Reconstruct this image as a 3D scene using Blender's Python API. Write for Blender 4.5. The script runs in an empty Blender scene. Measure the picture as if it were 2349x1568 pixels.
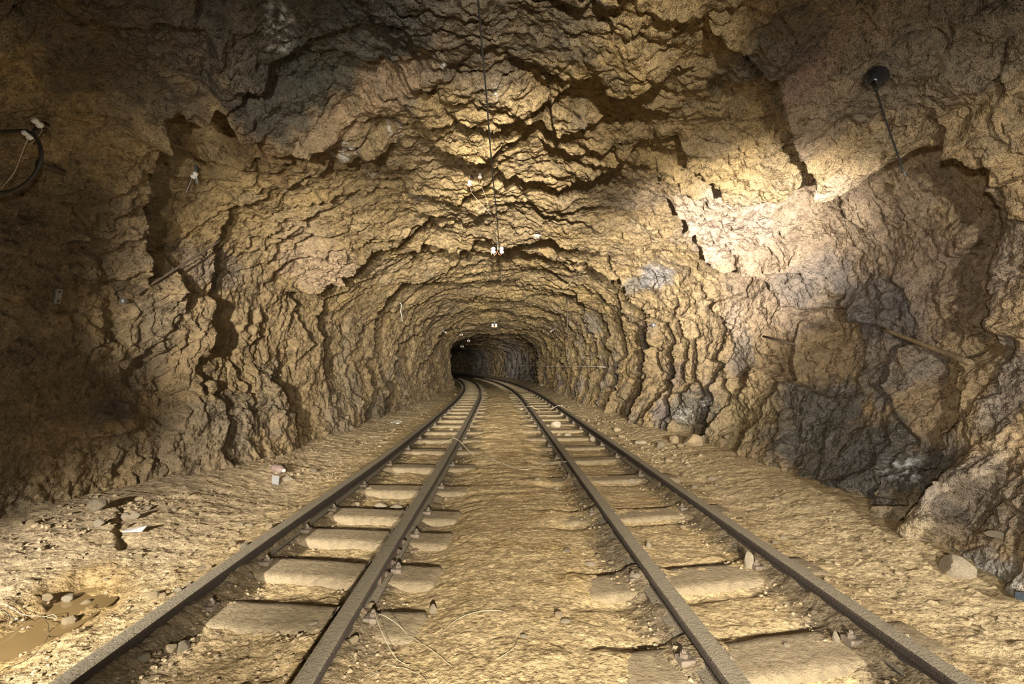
import bpy, math, random
import numpy as np
from mathutils import Vector, Matrix, Euler

random.seed(7)
rng = np.random.default_rng(11)
SC = bpy.context.scene
COL = SC.collection

# ------------------------------------------------------------------ camera
W, H, F = 2349, 1568, 1000.0            # frame and focal length in pixels
CZ = 0.965                              # lens height above the tunnel floor
PITCH = math.atan(0.052)
YAW = math.atan(0.0335 * math.cos(PITCH))
cam_d = bpy.data.cameras.new('camera')
cam = bpy.data.objects.new('camera', cam_d)
COL.objects.link(cam)
cam.location = (0, 0, CZ)
cam.rotation_euler = (math.pi / 2 + PITCH, 0, -YAW)
cam_d.sensor_fit = 'HORIZONTAL'
cam_d.sensor_width = 36.0
cam_d.lens = 36.0 * F / W
cam_d.clip_start = 0.05
cam_d.clip_end = 200
SC.camera = cam

# ------------------------------------------------------------------ light
world = bpy.data.worlds.new('world')
SC.world = world
world.use_nodes = True
world.node_tree.nodes['Background'].inputs[0].default_value = (1, 0.9, 0.75, 1)
world.node_tree.nodes['Background'].inputs[1].default_value = 0.0

def torch_or_fill(name, loc, aim, watts, cone, blend, color, radius):
    """unseen spot lamp by the camera: stands for hand torches, or added fill"""
    d = bpy.data.lights.new(name, 'SPOT')
    d.energy = watts
    d.spot_size = math.radians(cone)
    d.spot_blend = blend
    d.color = color
    d.shadow_soft_size = radius
    o = bpy.data.objects.new(name, d)
    COL.objects.link(o)
    o.location = loc
    v = Vector(aim) - Vector(loc)
    o.rotation_euler = v.to_track_quat('-Z', 'Y').to_euler()
    return o

WARM = (1.0, 0.93, 0.80)
torch_or_fill('torch_roof', (0.2, -0.7, 1.5), (0.1, 7.0, 2.0), 700, 56, 1.0, WARM, 0.04)
torch_or_fill('torch_deep', (0.05, -0.9, 1.65), (0.1, 12, 1.4), 7800, 33, 1.0, WARM, 0.05)
torch_or_fill('torch_deep_right', (1.35, -0.8, 1.1), (1.75, 9.0, 1.3), 5200, 30, 1.0, WARM, 0.04)
torch_or_fill('fill_bend', (0.4, -0.8, 1.3), (0.1, 25, 1.1), 26000, 8, 1.0, (1.0, 0.93, 0.84), 0.05)  # added narrow spot that brightens the far wall at the bend
torch_or_fill('torch_right_ledge', (0.75, -0.2, 0.4), (2.12, 4.1, 2.1), 4000, 30, 1.0, (1.0, 0.93, 0.86), 0.03)
torch_or_fill('torch_right_wall', (0.55, -0.6, 0.9), (2.55, 3.2, 0.9), 420, 62, 1.0, (1.0, 0.93, 0.83), 0.03)
torch_or_fill('fill_right', (-0.6, -0.6, 0.9), (2.55, 3.2, 0.9), 330, 58, 1.0, (1.0, 0.93, 0.83), 0.03)  # added fill that softens the dark trench on the right wall
torch_or_fill('torch_right_roof', (1.0, -0.4, 0.5), (2.3, 1.9, 2.2), 60, 62, 1.0, (1.0, 0.93, 0.83), 0.03)
torch_or_fill('torch_left_wall', (-1.2, -0.8, 1.0), (-1.7, 7.0, 1.4), 2900, 36, 1.0, WARM, 0.04)
torch_or_fill('torch_left_roof', (-0.5, -0.8, 0.9), (-1.3, 4.4, 2.2), 480, 40, 1.0, WARM, 0.04)
torch_or_fill('fill_left_near', (0.5, -0.5, 1.1), (-2.5, 2.5, 1.25), 85, 62, 1.0, WARM, 0.03)  # added fill lifting the dim near left wall
torch_or_fill('torch_left_floor', (-1.95, -0.5, 1.0), (-1.72, 2.05, -0.1), 1350, 46, 0.75, (1.0, 0.94, 0.84), 0.03)
torch_or_fill('torch_right_floor', (1.9, -0.6, 1.05), (1.35, 2.6, 0.0), 540, 64, 1.0, (1.0, 0.93, 0.82), 0.03)
torch_or_fill('torch_mid_floor', (0.15, -1.0, 0.95), (0.1, 2.9, 0.0), 1400, 60, 1.0, WARM, 0.04)

vs = SC.view_settings
vs.view_transform = 'Standard'
vs.look = 'None'
vs.exposure = -0.05
vs.gamma = 1.0
vs.use_curve_mapping = False
SC.cycles.max_bounces = 4
SC.cycles.diffuse_bounces = 2
SC.cycles.glossy_bounces = 2
SC.cycles.sample_clamp_indirect = 4.0

# ------------------------------------------------------------------ numbers
CAM_M = np.array(Euler(cam.rotation_euler).to_matrix())
CAM_O = np.array([0, 0, CZ])

def ray(u, v):
    return CAM_M @ np.array([(u - W / 2) / F, (H / 2 - v) / F, -1.0])

def ground(u, v, z=0.0):
    d = ray(u, v)
    t = (z - CZ) / d[2]
    return np.array([d[0] * t, d[1] * t, z])

def project(P):
    q = (P - CAM_O) @ CAM_M
    w = np.where(q[..., 2] < -0.05, -q[..., 2], np.nan)
    return W / 2 + F * q[..., 0] / w, H / 2 - F * q[..., 1] / w, w

PERM = rng.permutation(256).astype(np.int32)
PERM = np.concatenate([PERM, PERM, PERM])
GR = rng.normal(size=(256, 3))
GR = (GR / np.linalg.norm(GR, axis=1)[:, None]).astype(np.float32)

def perlin(x, y, z):
    x, y, z = (np.asarray(a, np.float32) for a in (x, y, z))
    x, y, z = np.broadcast_arrays(x, y, z)
    xi = np.floor(x).astype(np.int32); yi = np.floor(y).astype(np.int32); zi = np.floor(z).astype(np.int32)
    fx, fy, fz = x - xi, y - yi, z - zi
    xi &= 255; yi &= 255; zi &= 255
    u = fx * fx * fx * (fx * (fx * 6 - 15) + 10)
    v = fy * fy * fy * (fy * (fy * 6 - 15) + 10)
    w = fz * fz * fz * (fz * (fz * 6 - 15) + 10)
    out = 0
    for a in (0, 1):
        pa = PERM[xi + a]
        for b in (0, 1):
            pb = PERM[pa + yi + b]
            for c in (0, 1):
                g = GR[PERM[pb + zi + c]]
                dot = g[..., 0] * (fx - a) + g[..., 1] * (fy - b) + g[..., 2] * (fz - c)
                out = out + dot * (u if a else 1 - u) * (v if b else 1 - v) * (w if c else 1 - w)
    return out * 1.5

def fbm(x, y, z, n, gain=0.5, ridge=False):
    s, a = 0, 1.0
    for i in range(n):
        k = 2.03 ** i
        p = perlin(x * k + 11.3 * i, y * k - 7.1 * i, z * k + 3.7 * i)
        s = s + a * ((1 - 2 * np.abs(p)) if ridge else p)
        a *= gain
    return s

def hash3(i, j, k):
    return PERM[PERM[PERM[i & 255] + (j & 255)] + (k & 255)]

HV = rng.random((256, 4)).astype(np.float32)
HG = rng.normal(size=(256, 3)).astype(np.float32)

def facets(x, y, z, k=26.0):
    """cellular rock: every cell is a tilted flat facet, meeting its neighbours in a short slope"""
    xi = np.floor(x).astype(np.int32); yi = np.floor(y).astype(np.int32); zi = np.floor(z).astype(np.int32)
    sw = np.full(x.shape, 1e-9, np.float32); sv = np.zeros(x.shape, np.float32)
    for a in (-1, 0, 1):
        for b in (-1, 0, 1):
            for c in (-1, 0, 1):
                h = hash3(xi + a, yi + b, zi + c)
                r = HV[h]
                dx = x - (xi + a + r[..., 0]); dy = y - (yi + b + r[..., 1]); dz = z - (zi + c + r[..., 2])
                w = np.exp(-k * (dx * dx + dy * dy + dz * dz))
                g = HG[h]
                sw += w
                sv += w * ((r[..., 3] - 0.5) * 1.2 + 0.55 * (g[..., 0] * dx + g[..., 1] * dy + g[..., 2] * dz))
    return sv / sw

def sstep(a, b, x):
    t = np.clip((x - a) / (b - a), 0, 1)
    return t * t * (3 - 2 * t)

# ------------------------------------------------------------------ object helpers
def link(name, me, mat=None, parent=None):
    o = bpy.data.objects.new(name, me)
    COL.objects.link(o)
    if mat is not None and me is not None and not me.materials:
        me.materials.append(mat)
    if parent is not None:
        o.parent = parent
    return o

def tag(o, label=None, cat=None, group=None, kind=None):
    if label: o['label'] = label
    if cat: o['category'] = cat
    if group: o['group'] = group
    if kind: o['kind'] = kind
    return o

def empty(name, loc, label, cat, group=None, rz=0.0):
    o = bpy.data.objects.new(name, None)
    COL.objects.link(o)
    o.empty_display_size = 0.05
    o.location = loc
    o.rotation_euler = (0, 0, rz)
    return tag(o, label, cat, group)

def mesh(name, verts, faces, smooth=True):
    me = bpy.data.meshes.new(name)
    me.from_pydata([tuple(v) for v in verts], [], faces)
    me.validate()
    me.polygons.foreach_set('use_smooth', [bool(smooth)] * len(me.polygons))
    me.update()
    return me

def grid_mesh(name, P, colors=None, wet=None, flip=False):
    n, m = P.shape[:2]
    idx = np.arange(n * m, dtype=np.int32).reshape(n, m)
    a, b, c, d = idx[:-1, :-1], idx[:-1, 1:], idx[1:, 1:], idx[1:, :-1]
    q = np.stack([a, d, c, b] if flip else [a, b, c, d], -1).reshape(-1, 4)
    me = bpy.data.meshes.new(name)
    me.vertices.add(n * m)
    me.vertices.foreach_set('co', P.astype(np.float32).ravel())
    me.loops.add(q.size)
    me.loops.foreach_set('vertex_index', q.ravel())
    me.polygons.add(len(q))
    me.polygons.foreach_set('loop_start', np.arange(0, q.size, 4, dtype=np.int32))
    me.polygons.foreach_set('use_smooth', np.ones(len(q), bool))
    me.update(calc_edges=True)
    if colors is not None:
        at = me.attributes.new('tint', 'FLOAT_COLOR', 'POINT')
        c4 = np.ones((n * m, 4), np.float32)
        c4[:, :3] = colors.reshape(-1, 3)
        if wet is not None: c4[:, 3] = wet.ravel()
        at.data.foreach_set('color', c4.ravel())
    return me

def tube(path, r, n=8, caps=True):
    path = [Vector(p) for p in path]
    V, Fc = [], []
    up = Vector((0.13, 0.21, 1)).normalized()
    k = len(path)
    for i, p in enumerate(path):
        t = (path[min(i + 1, k - 1)] - path[max(i - 1, 0)]).normalized()
        a = t.cross(up)
        if a.length < 0.05: a = t.cross(Vector((1, 0, 0)))
        a.normalize(); b = t.cross(a)
        rr = r[i] if isinstance(r, (list, tuple)) else r
        for j in range(n):
            w = 2 * math.pi * j / n
            V.append(p + a * (rr * math.cos(w)) + b * (rr * math.sin(w)))
    for i in range(k - 1):
        for j in range(n):
            Fc.append((i * n + j, i * n + (j + 1) % n, (i + 1) * n + (j + 1) % n, (i + 1) * n + j))
    if caps:
        Fc.append(tuple(range(n))[::-1]); Fc.append(tuple(range((k - 1) * n, k * n)))
    return V, Fc

def smooth_path(pts, n=10):
    """Catmull-Rom through the points"""
    p = [np.array(q, float) for q in pts]
    p = [2 * p[0] - p[1]] + p + [2 * p[-1] - p[-2]]
    out = []
    for i in range(1, len(p) - 2):
        for k in range(n):
            t = k / n
            out.append(0.5 * (2 * p[i] + (p[i + 1] - p[i - 1]) * t + (2 * p[i - 1] - 5 * p[i] + 4 * p[i + 1] - p[i + 2]) * t * t
                              + (3 * p[i] - p[i - 1] - 3 * p[i + 1] + p[i + 2]) * t ** 3))
    out.append(p[-2])
    return out

def lathe(prof, n=18, M=None):
    V, Fc = [], []
    for (r, z) in prof:
        for j in range(n):
            w = 2 * math.pi * j / n
            v = Vector((r * math.cos(w), r * math.sin(w), z))
            V.append(M @ v if M else v)
    k = len(prof)
    for i in range(k - 1):
        for j in range(n):
            Fc.append((i * n + j, i * n + (j + 1) % n, (i + 1) * n + (j + 1) % n, (i + 1) * n + j))
    Fc.append(tuple(range(n))[::-1]); Fc.append(tuple(range((k - 1) * n, k * n)))
    return V, Fc

def join(*parts):
    V, Fc = [], []
    for v, f in parts:
        o = len(V)
        V += list(v)
        Fc += [tuple(i + o for i in q) for q in f]
    return V, Fc

def bevel_box(sx, sy, sz, bev, M=None):
    import bmesh
    bm = bmesh.new()
    bmesh.ops.create_cube(bm, size=1)
    for v in bm.verts: v.co = Vector((v.co.x * sx, v.co.y * sy, v.co.z * sz))
    if bev: bmesh.ops.bevel(bm, geom=bm.edges[:], offset=bev, segments=2, affect='EDGES', profile=0.6)
    bm.verts.index_update()
    V = [(M @ v.co) if M else v.co.copy() for v in bm.verts]
    Fc = [tuple(v.index for v in f.verts) for f in bm.faces]
    bm.free()
    return V, Fc

# ------------------------------------------------------------------ materials
def new_mat(name):
    m = bpy.data.materials.new(name)
    m.use_nodes = True
    nt = m.node_tree
    return m, nt, nt.nodes['Principled BSDF']

def node(nt, kind, **kw):
    n = nt.nodes.new(kind)
    for k, v in kw.items():
        if hasattr(n, k): setattr(n, k, v)
        else: n.inputs[k].default_value = v
    return n

def bump_chain(nt, bsdf, layers, coord='Object'):
    tc = node(nt, 'ShaderNodeTexCoord')
    last = None
    for scale, dist, detail, kind, stretch in layers:
        mp = node(nt, 'ShaderNodeMapping')
        mp.inputs['Scale'].default_value = stretch
        nt.links.new(tc.outputs[coord], mp.inputs['Vector'])
        if kind == 'noise':
            t = node(nt, 'ShaderNodeTexNoise'); t.inputs['Scale'].default_value = scale
            t.inputs['Detail'].default_value = detail; t.inputs['Roughness'].default_value = 0.68
            out = t.outputs['Fac']
        else:
            t = node(nt, 'ShaderNodeTexVoronoi'); t.inputs['Scale'].default_value = scale
            out = t.outputs['Distance']
        nt.links.new(mp.outputs['Vector'], t.inputs['Vector'])
        b = node(nt, 'ShaderNodeBump'); b.inputs['Distance'].default_value = dist
        b.inputs['Strength'].default_value = 1.0
        nt.links.new(out, b.inputs['Height'])
        if last is not None: nt.links.new(last.outputs['Normal'], b.inputs['Normal'])
        last = b
    nt.links.new(last.outputs['Normal'], bsdf.inputs['Normal'])
    return tc

def chips(nt, b, tc, scales):
    """small broken facets: every cell is a plane with its own tilt"""
    no = node(nt, 'ShaderNodeTexNoise'); no.inputs['Scale'].default_value = 11; no.inputs['Detail'].default_value = 2
    nt.links.new(tc.outputs['Object'], no.inputs['Vector'])
    off = node(nt, 'ShaderNodeVectorMath', operation='MULTIPLY_ADD')
    off.inputs[1].default_value = (.026, .026, .026)
    nt.links.new(no.outputs['Color'], off.inputs[0]); nt.links.new(tc.outputs['Object'], off.inputs[2])
    total = None
    for sc, st, k in scales:
        mp = node(nt, 'ShaderNodeVectorMath', operation='MULTIPLY'); mp.inputs[1].default_value = st
        nt.links.new(off.outputs[0], mp.inputs[0])
        vo = node(nt, 'ShaderNodeTexVoronoi'); vo.inputs['Scale'].default_value = sc
        nt.links.new(mp.outputs[0], vo.inputs['Vector'])
        rel = node(nt, 'ShaderNodeVectorMath', operation='SUBTRACT')
        nt.links.new(mp.outputs[0], rel.inputs[0]); nt.links.new(vo.outputs['Position'], rel.inputs[1])
        col = node(nt, 'ShaderNodeVectorMath', operation='SUBTRACT'); col.inputs[1].default_value = (.5, .5, .5)
        nt.links.new(vo.outputs['Color'], col.inputs[0])
        dt = node(nt, 'ShaderNodeVectorMath', operation='DOT_PRODUCT')
        nt.links.new(rel.outputs[0], dt.inputs[0]); nt.links.new(col.outputs[0], dt.inputs[1])
        ma = node(nt, 'ShaderNodeMath', operation='MULTIPLY_ADD'); ma.inputs[1].default_value = k
        nt.links.new(dt.outputs['Value'], ma.inputs[0])
        if total is not None: nt.links.new(total.outputs[0], ma.inputs[2])
        else: ma.inputs[2].default_value = 0
        total = ma
    bp = node(nt, 'ShaderNodeBump'); bp.inputs['Distance'].default_value = 1.0
    nt.links.new(total.outputs[0], bp.inputs['Height'])
    prev = b.inputs['Normal'].links[0].from_socket
    nt.links.new(prev, bp.inputs['Normal'])
    nt.links.new(bp.outputs['Normal'], b.inputs['Normal'])

def rock_material(name, layers, rough=(0.8, 0.38), speck=0.35, nscale=22.0, chip=None):
    m, nt, b = new_mat(name)
    tc = bump_chain(nt, b, layers)
    if chip: chips(nt, b, tc, chip)
    at = node(nt, 'ShaderNodeAttribute', attribute_name='tint')
    no = node(nt, 'ShaderNodeTexNoise'); no.inputs['Scale'].default_value = nscale; no.inputs['Detail'].default_value = 4
    no.inputs['Roughness'].default_value = 0.7
    nt.links.new(tc.outputs['Object'], no.inputs['Vector'])
    mr = node(nt, 'ShaderNodeMapRange')
    mr.inputs['From Min'].default_value = 0.25; mr.inputs['From Max'].default_value = 0.75
    mr.inputs['To Min'].default_value = 1 - speck; mr.inputs['To Max'].default_value = 1 + speck
    nt.links.new(no.outputs['Fac'], mr.inputs['Value'])
    vm = node(nt, 'ShaderNodeVectorMath', operation='SCALE')
    nt.links.new(at.outputs['Color'], vm.inputs[0]); nt.links.new(mr.outputs['Result'], vm.inputs['Scale'])
    nt.links.new(vm.outputs['Vector'], b.inputs['Base Color'])
    rr = node(nt, 'ShaderNodeMapRange')
    rr.inputs['To Min'].default_value = rough[0]; rr.inputs['To Max'].default_value = rough[1]
    nt.links.new(at.outputs['Alpha'], rr.inputs['Value'])
    nt.links.new(rr.outputs['Result'], b.inputs['Roughness'])
    return m

M_ROCK = rock_material('mine_rock', [(8, 0.07, 5, 'noise', (1, 1.3, 1)), (40, 0.03, 4, 'noise', (1, 1.3, 1))], (0.75, 0.30), .38, 22, [(9, (1, 1.5, 1), .6), (22, (1, 1.5, 1), .85), (55, (1, 1.4, 1), .85)])
M_MUD = rock_material('trodden_mud', [(13, 0.012, 4, 'noise', (0.95, 1.1, 1)), (60, 0.013, 4, 'noise', (0.9, 1.1, 1))], (0.70, 0.30), 0.22, 30, [(26, (1, 1, 1), .18), (75, (1, 1, 1), .42)])

def plain(name, color, rough=0.6, metal=0.0, bump=None, var=0.2, vscale=30.0, trans=0.0, coat=0.0):
    m, nt, b = new_mat(name)
    b.inputs['Roughness'].default_value = rough
    b.inputs['Metallic'].default_value = metal
    b.inputs['Transmission Weight'].default_value = trans
    b.inputs['Coat Weight'].default_value = coat
    tc = node(nt, 'ShaderNodeTexCoord')
    no = node(nt, 'ShaderNodeTexNoise'); no.inputs['Scale'].default_value = vscale; no.inputs['Detail'].default_value = 5
    nt.links.new(tc.outputs['Object'], no.inputs['Vector'])
    cr = node(nt, 'ShaderNodeValToRGB')
    cr.color_ramp.elements[0].position = 0.3; cr.color_ramp.elements[1].position = 0.7
    cr.color_ramp.elements[0].color = (*[c * (1 - var) for c in color], 1)
    cr.color_ramp.elements[1].color = (*[min(1, c * (1 + var)) for c in color], 1)
    nt.links.new(no.outputs['Fac'], cr.inputs['Fac'])
    nt.links.new(cr.outputs['Color'], b.inputs['Base Color'])
    if bump:
        bump_chain(nt, b, bump)
    return m

def rail_material():
    """rusty steel, with grit settled on the faces that look up"""
    m, nt, b = new_mat('gritty_rail_steel')
    tc = bump_chain(nt, b, [(300, 0.006, 3, 'noise', (1, 1, 1)), (110, 0.008, 3, 'noise', (1, 1, 1))])
    geo = node(nt, 'ShaderNodeNewGeometry')
    sep = node(nt, 'ShaderNodeSeparateXYZ')
    nt.links.new(geo.outputs['True Normal'], sep.inputs[0])
    no = node(nt, 'ShaderNodeTexNoise'); no.inputs['Scale'].default_value = 9; no.inputs['Detail'].default_value = 6
    nt.links.new(tc.outputs['Object'], no.inputs['Vector'])
    ad = node(nt, 'ShaderNodeMath', operation='MULTIPLY_ADD'); ad.inputs[1].default_value = 0.6; 
    nt.links.new(no.outputs['Fac'], ad.inputs[0]); nt.links.new(sep.outputs['Z'], ad.inputs[2])
    mr = node(nt, 'ShaderNodeMapRange'); mr.inputs['From Min'].default_value = 0.75; mr.inputs['From Max'].default_value = 1.25
    nt.links.new(ad.outputs[0], mr.inputs['Value'])
    cr = node(nt, 'ShaderNodeValToRGB')
    cr.color_ramp.elements[0].color = (0.042, 0.030, 0.022, 1); cr.color_ramp.elements[1].color = (0.235, 0.195, 0.13, 1)
    e = cr.color_ramp.elements.new(0.4); e.color = (0.085, 0.06, 0.04, 1)
    nt.links.new(mr.outputs['Result'], cr.inputs['Fac'])
    nt.links.new(cr.outputs['Color'], b.inputs['Base Color'])
    b.inputs['Roughness'].default_value = 0.62
    return m

M_RAIL = rail_material()
M_RUST = plain('rusted_iron', (0.085, 0.058, 0.038), 0.75, 0.0, [(60, 0.004, 4, 'noise', (1, 1, 1))], 0.4)
M_WOOD = plain('mud_caked_timber', (0.255, 0.195, 0.112), 0.7, 0, [(16, 0.016, 7, 'noise', (0.8, 1.2, 1)), (70, 0.010, 5, 'noise', (1, 1, 1))], 0.22)
M_STONE = plain('loose_rock', (0.40, 0.30, 0.17), 0.75, 0, [(14, 0.012, 6, 'noise', (1, 1, 1))], 0.25, 8)
M_GRIT = plain('mud_coated_grit', (0.27, 0.205, 0.12), 0.8, 0, None, 0.3, 12)
M_PALE = plain('pale_loose_rock', (0.41, 0.335, 0.225), 0.75, 0, [(14, 0.012, 6, 'noise', (1, 1, 1))], 0.2, 8)
M_DARKROCK = plain('dark_loose_rock', (0.24, 0.19, 0.12), 0.7, 0, [(14, 0.012, 6, 'noise', (1, 1, 1))], 0.3, 8)
M_PORC = plain('white_porcelain', (0.82, 0.80, 0.74), 0.22, 0, None, 0.06, 20, coat=0.5)
M_BLACKPORC = plain('black_glazed_porcelain', (0.02, 0.02, 0.022), 0.2, 0, None, 0.2, 20, coat=0.6)
M_WIRE = plain('black_wire', (0.012, 0.011, 0.010), 0.6, 0, None, 0.2)
M_PALEWIRE = plain('bare_pale_wire', (0.50, 0.43, 0.30), 0.45, 0, None, 0.15)
M_CORD = plain('off_white_cord', (0.75, 0.71, 0.62), 0.8, 0, None, 0.1)
M_COPPER = plain('tarnished_copper', (0.35, 0.16, 0.07), 0.4, 0.8, None, 0.3)
M_CABLE = plain('dark_rubber_cable', (0.03, 0.027, 0.023), 0.5, 0, None, 0.3)
M_ZINC = plain('grey_zinc', (0.30, 0.31, 0.31), 0.45, 0.6, None, 0.25)
M_GLASS = plain('dusty_clear_plastic', (0.5, 0.36, 0.32), 0.25, 0, None, 0.1, trans=0.55)
M_ROD = plain('mud_coated_rod', (0.22, 0.165, 0.09), 0.65, 0, [(40, 0.012, 4, 'noise', (1, 1, 1))], 0.35, 20)
M_WATER = plain('muddy_water', (0.20, 0.135, 0.058), 0.06, 0, [(5, 0.003, 2, 'noise', (1, 1, 1))], 0.12, 5)

# ------------------------------------------------------------------ tunnel shape
def bend(Y):
    return -np.maximum(0, np.asarray(Y, float) - 10.0) ** 2 / 200.0

def table(Y, ys, vs_):
    return np.interp(Y, ys, vs_)

ZC, NEXP = 1.15, 2.6
def left_foot(Y):  return table(Y, [-3, 1.5, 2.6, 3.0, 3.5, 4.0, 5.4, 7, 9, 12, 14.5, 16.4, 17.2, 20, 60], [2.5, 2.75, 2.8, 2.66, 2.5, 2.15, 2.1, 2.02, 2.0, 1.95, 1.85, 1.5, 1.62, 1.75, 1.9])
def left_mid(Y):   return table(Y, [-3, 1.5, 2.6, 3.4, 4.2, 5.5, 7, 9, 12, 14.5, 16.4, 17.2, 20, 60], [2.55, 2.62, 2.62, 2.55, 2.4, 2.25, 2.1, 2.05, 1.95, 1.85, 1.58, 1.75, 1.95, 2.0])
def right_foot(Y): return table(Y, [-3, 1.2, 1.7, 2.1, 2.6, 3.2, 4.0, 4.7, 5.45, 6.1, 7.8, 10.9, 15, 18.5, 19.7, 21, 60], [2.1, 2.05, 2.07, 2.15, 2.3, 2.42, 2.46, 2.46, 2.56, 2.12, 2.13, 2.05, 2.1, 2.2, 2.3, 2.5, 2.4])
def right_mid(Y):  return table(Y, [-3, 1.7, 2.6, 3.6, 4.7, 5.7, 7.8, 10.9, 15, 18.5, 21, 60], [2.45, 2.5, 2.75, 2.8, 2.65, 2.5, 2.35, 2.15, 2.1, 2.15, 2.5, 2.5])
def crown(Y):      return table(Y, [-3, 1, 3, 5, 8, 12, 16.8, 18, 24, 60], [2.5, 2.5, 2.48, 2.52, 2.55, 2.42, 2.2, 2.34, 2.3, 2.3])

def inside(p):
    x, Y, z = p
    c = float(bend(Y))
    d = x - c
    mid, foot = (right_mid(Y), right_foot(Y)) if d > 0 else (left_mid(Y), left_foot(Y))
    if z < ZC:
        return abs(d) < foot + (mid - foot) * float(sstep(0, 1.0, z))
    return (abs(d) / mid) ** NEXP + ((z - ZC) / (crown(Y) - ZC)) ** NEXP < 1

def on_rock(u, v):
    """where the sight line meets the smooth tunnel shell"""
    d = ray(u, v)
    t = 0.2
    while t < 70:
        if not inside(CAM_O + d * t): break
        t *= 1.01
    a, b = t / 1.01, t
    for _ in range(24):
        m = (a + b) / 2
        if inside(CAM_O + d * m): a = m
        else: b = m
    return CAM_O + d * a

NT = 1080
Ys = np.concatenate([np.linspace(-2.6, 1.15, 50)[:-1], np.exp(np.linspace(math.log(1.15), math.log(17.5), 1230)), np.exp(np.linspace(math.log(17.5), math.log(58), 160))[1:]])
NY = len(Ys)
# arc-length positions round the profile, left foot to right foot
def profile(lf, lm, rf, rm, cr, T):
    """T: list of ('lower', side, z) or ('upper', angle) encoded as arrays"""
    kind, val = T
    x = np.zeros((len(lf), len(val))); z = np.zeros_like(x)
    for j in range(len(val)):
        if kind[j] == 0 or kind[j] == 2:
            zz = val[j]
            s = sstep(0, 1.0, zz)
            if kind[j] == 0: x[:, j] = -(lf + (lm - lf) * s)
            else: x[:, j] = rf + (rm - rf) * s
            z[:, j] = zz
        else:
            a = val[j]
            ca, sa = math.cos(a), math.sin(a)
            hx = abs(ca) ** (2 / NEXP); hz = abs(sa) ** (2 / NEXP)
            x[:, j] = np.where(ca < 0, -lm * hx, rm * hx)
            z[:, j] = ZC + (cr - ZC) * hz
    return x, z

fine_a = np.linspace(math.pi, 0, 4001)
fx = np.sign(np.cos(fine_a)) * 2.25 * np.abs(np.cos(fine_a)) ** (2 / NEXP)
fz = 1.35 * np.abs(np.sin(fine_a)) ** (2 / NEXP)
arc = np.concatenate([[0], np.cumsum(np.hypot(np.diff(fx), np.diff(fz)))])
LOW = ZC + 0.22
total = arc[-1] + 2 * LOW
T = np.linspace(0, total, NT)
kind = np.where(T < LOW, 0, np.where(T > LOW + arc[-1], 2, 1))
val = np.where(kind == 0, -0.22 + T, np.where(kind == 2, ZC - (T - LOW - arc[-1]), np.interp(T - LOW, arc, fine_a)))
px, pz = profile(left_foot(Ys), left_mid(Ys), right_foot(Ys), right_mid(Ys), crown(Ys), (kind, val))
P0 = np.stack([px + bend(Ys)[:, None], np.repeat(Ys[:, None], NT, 1), pz], -1)
gT = np.gradient(P0, axis=1); gY = np.gradient(P0, axis=0)
N0 = np.cross(gY, gT)
N0 /= np.linalg.norm(N0, axis=-1, keepdims=True) + 1e-9
mid = P0.copy(); mid[..., 0] = bend(Ys)[:, None]; mid[..., 2] = 1.1
flip = np.sign(np.sum((mid - P0) * N0, -1)).mean()
N0 *= 1 if flip > 0 else -1          # points into the tunnel

X, Y, Z = (P0[..., i].astype(np.float32) for i in range(3))
up = sstep(1.3, 2.1, Z)              # 1 on the roof, 0 on the walls
rightw = sstep(0.3, 1.6, X - bend(Y)) * (1 - up * 0.7)
leftw = sstep(0.3, 1.6, -(X - bend(Y))) * (1 - up * 0.7)

# along-tunnel coordinate that leans and wanders, for the blast scallops
wander = fbm(X * 0.55, Y * 0.55, Z * 0.55, 3)
lean = -0.38 * np.abs(X - bend(Y)) * up * 0.4 + 0.28 * (Z - 1.2) * (1 - up)
def saw(q, sharp=0.10):
    f = q - np.floor(q)
    return np.where(f < 1 - sharp, f / (1 - sharp), (1 - f) / sharp) - 0.55 * np.exp(-(np.minimum(f, 1 - f) / .055) ** 2)
U = Y + lean
D = 0.11 * fbm(X * 0.8, Y * 0.7, Z * 0.8, 2)
rag = 0.05 * fbm(X * 6, Y * 6, Z * 6, 3)
U = U + rag
m1 = np.clip(0.40 + 1.3 * perlin(X * 0.9 + 5, Y * 0.7, Z * 0.9), 0.0, 1.4)
AMP = (1 + 0.05 * (1 - up) + 0.5 * rightw * sstep(4.2, 5.2, Y)) * (1 + 0.75 * sstep(5, 8, Y)) * (1 - 0.55 * (1 - up) * sstep(4.6, 3.6, Y)) * (1 - 0.5 * up * sstep(2.5, 2.0, Y) * sstep(.3, -.2, X)) * (1 - .35 * up * sstep(4.5, 3.0, Y))
m1 = np.maximum(m1, 1.0 * rightw * sstep(4, 5, Y) + .7 * leftw * sstep(5, 6.5, Y))
D += 0.075 * AMP * m1 * (saw(U / 0.95 + 0.9 * wander * (1 - .6 * rightw) * (1 - .4 * leftw) + 0.12 * perlin(X * 3, Y * 3, Z * 3)) - 0.5)
w2 = fbm(X * 1.3 + 20, Y * 1.2, Z * 1.3, 3)
m2 = np.clip(0.45 + 1.1 * perlin(X * 1.1 - 5, Y * 0.8, Z * 1.1), 0, 1.3)
D += 0.042 * AMP * m2 * (saw(U / 0.40 + 1.1 * w2) - 0.5)
w3 = fbm(X * 2.2 + 40, Y * 2.4, Z * 2.2, 3)
m3 = np.clip(0.35 + 1.2 * perlin(X * 1.7 - 25, Y * 1.5, Z * 1.7), 0, 1.2)
D += 0.020 * m3 * (saw(U / 0.17 + 1.2 * w3, 0.16) - 0.5)
wx = 0.10 * perlin(X * 4, Y * 4, Z * 4) + 0.05 * perlin(X * 10, Y * 10, Z * 10)
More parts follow.
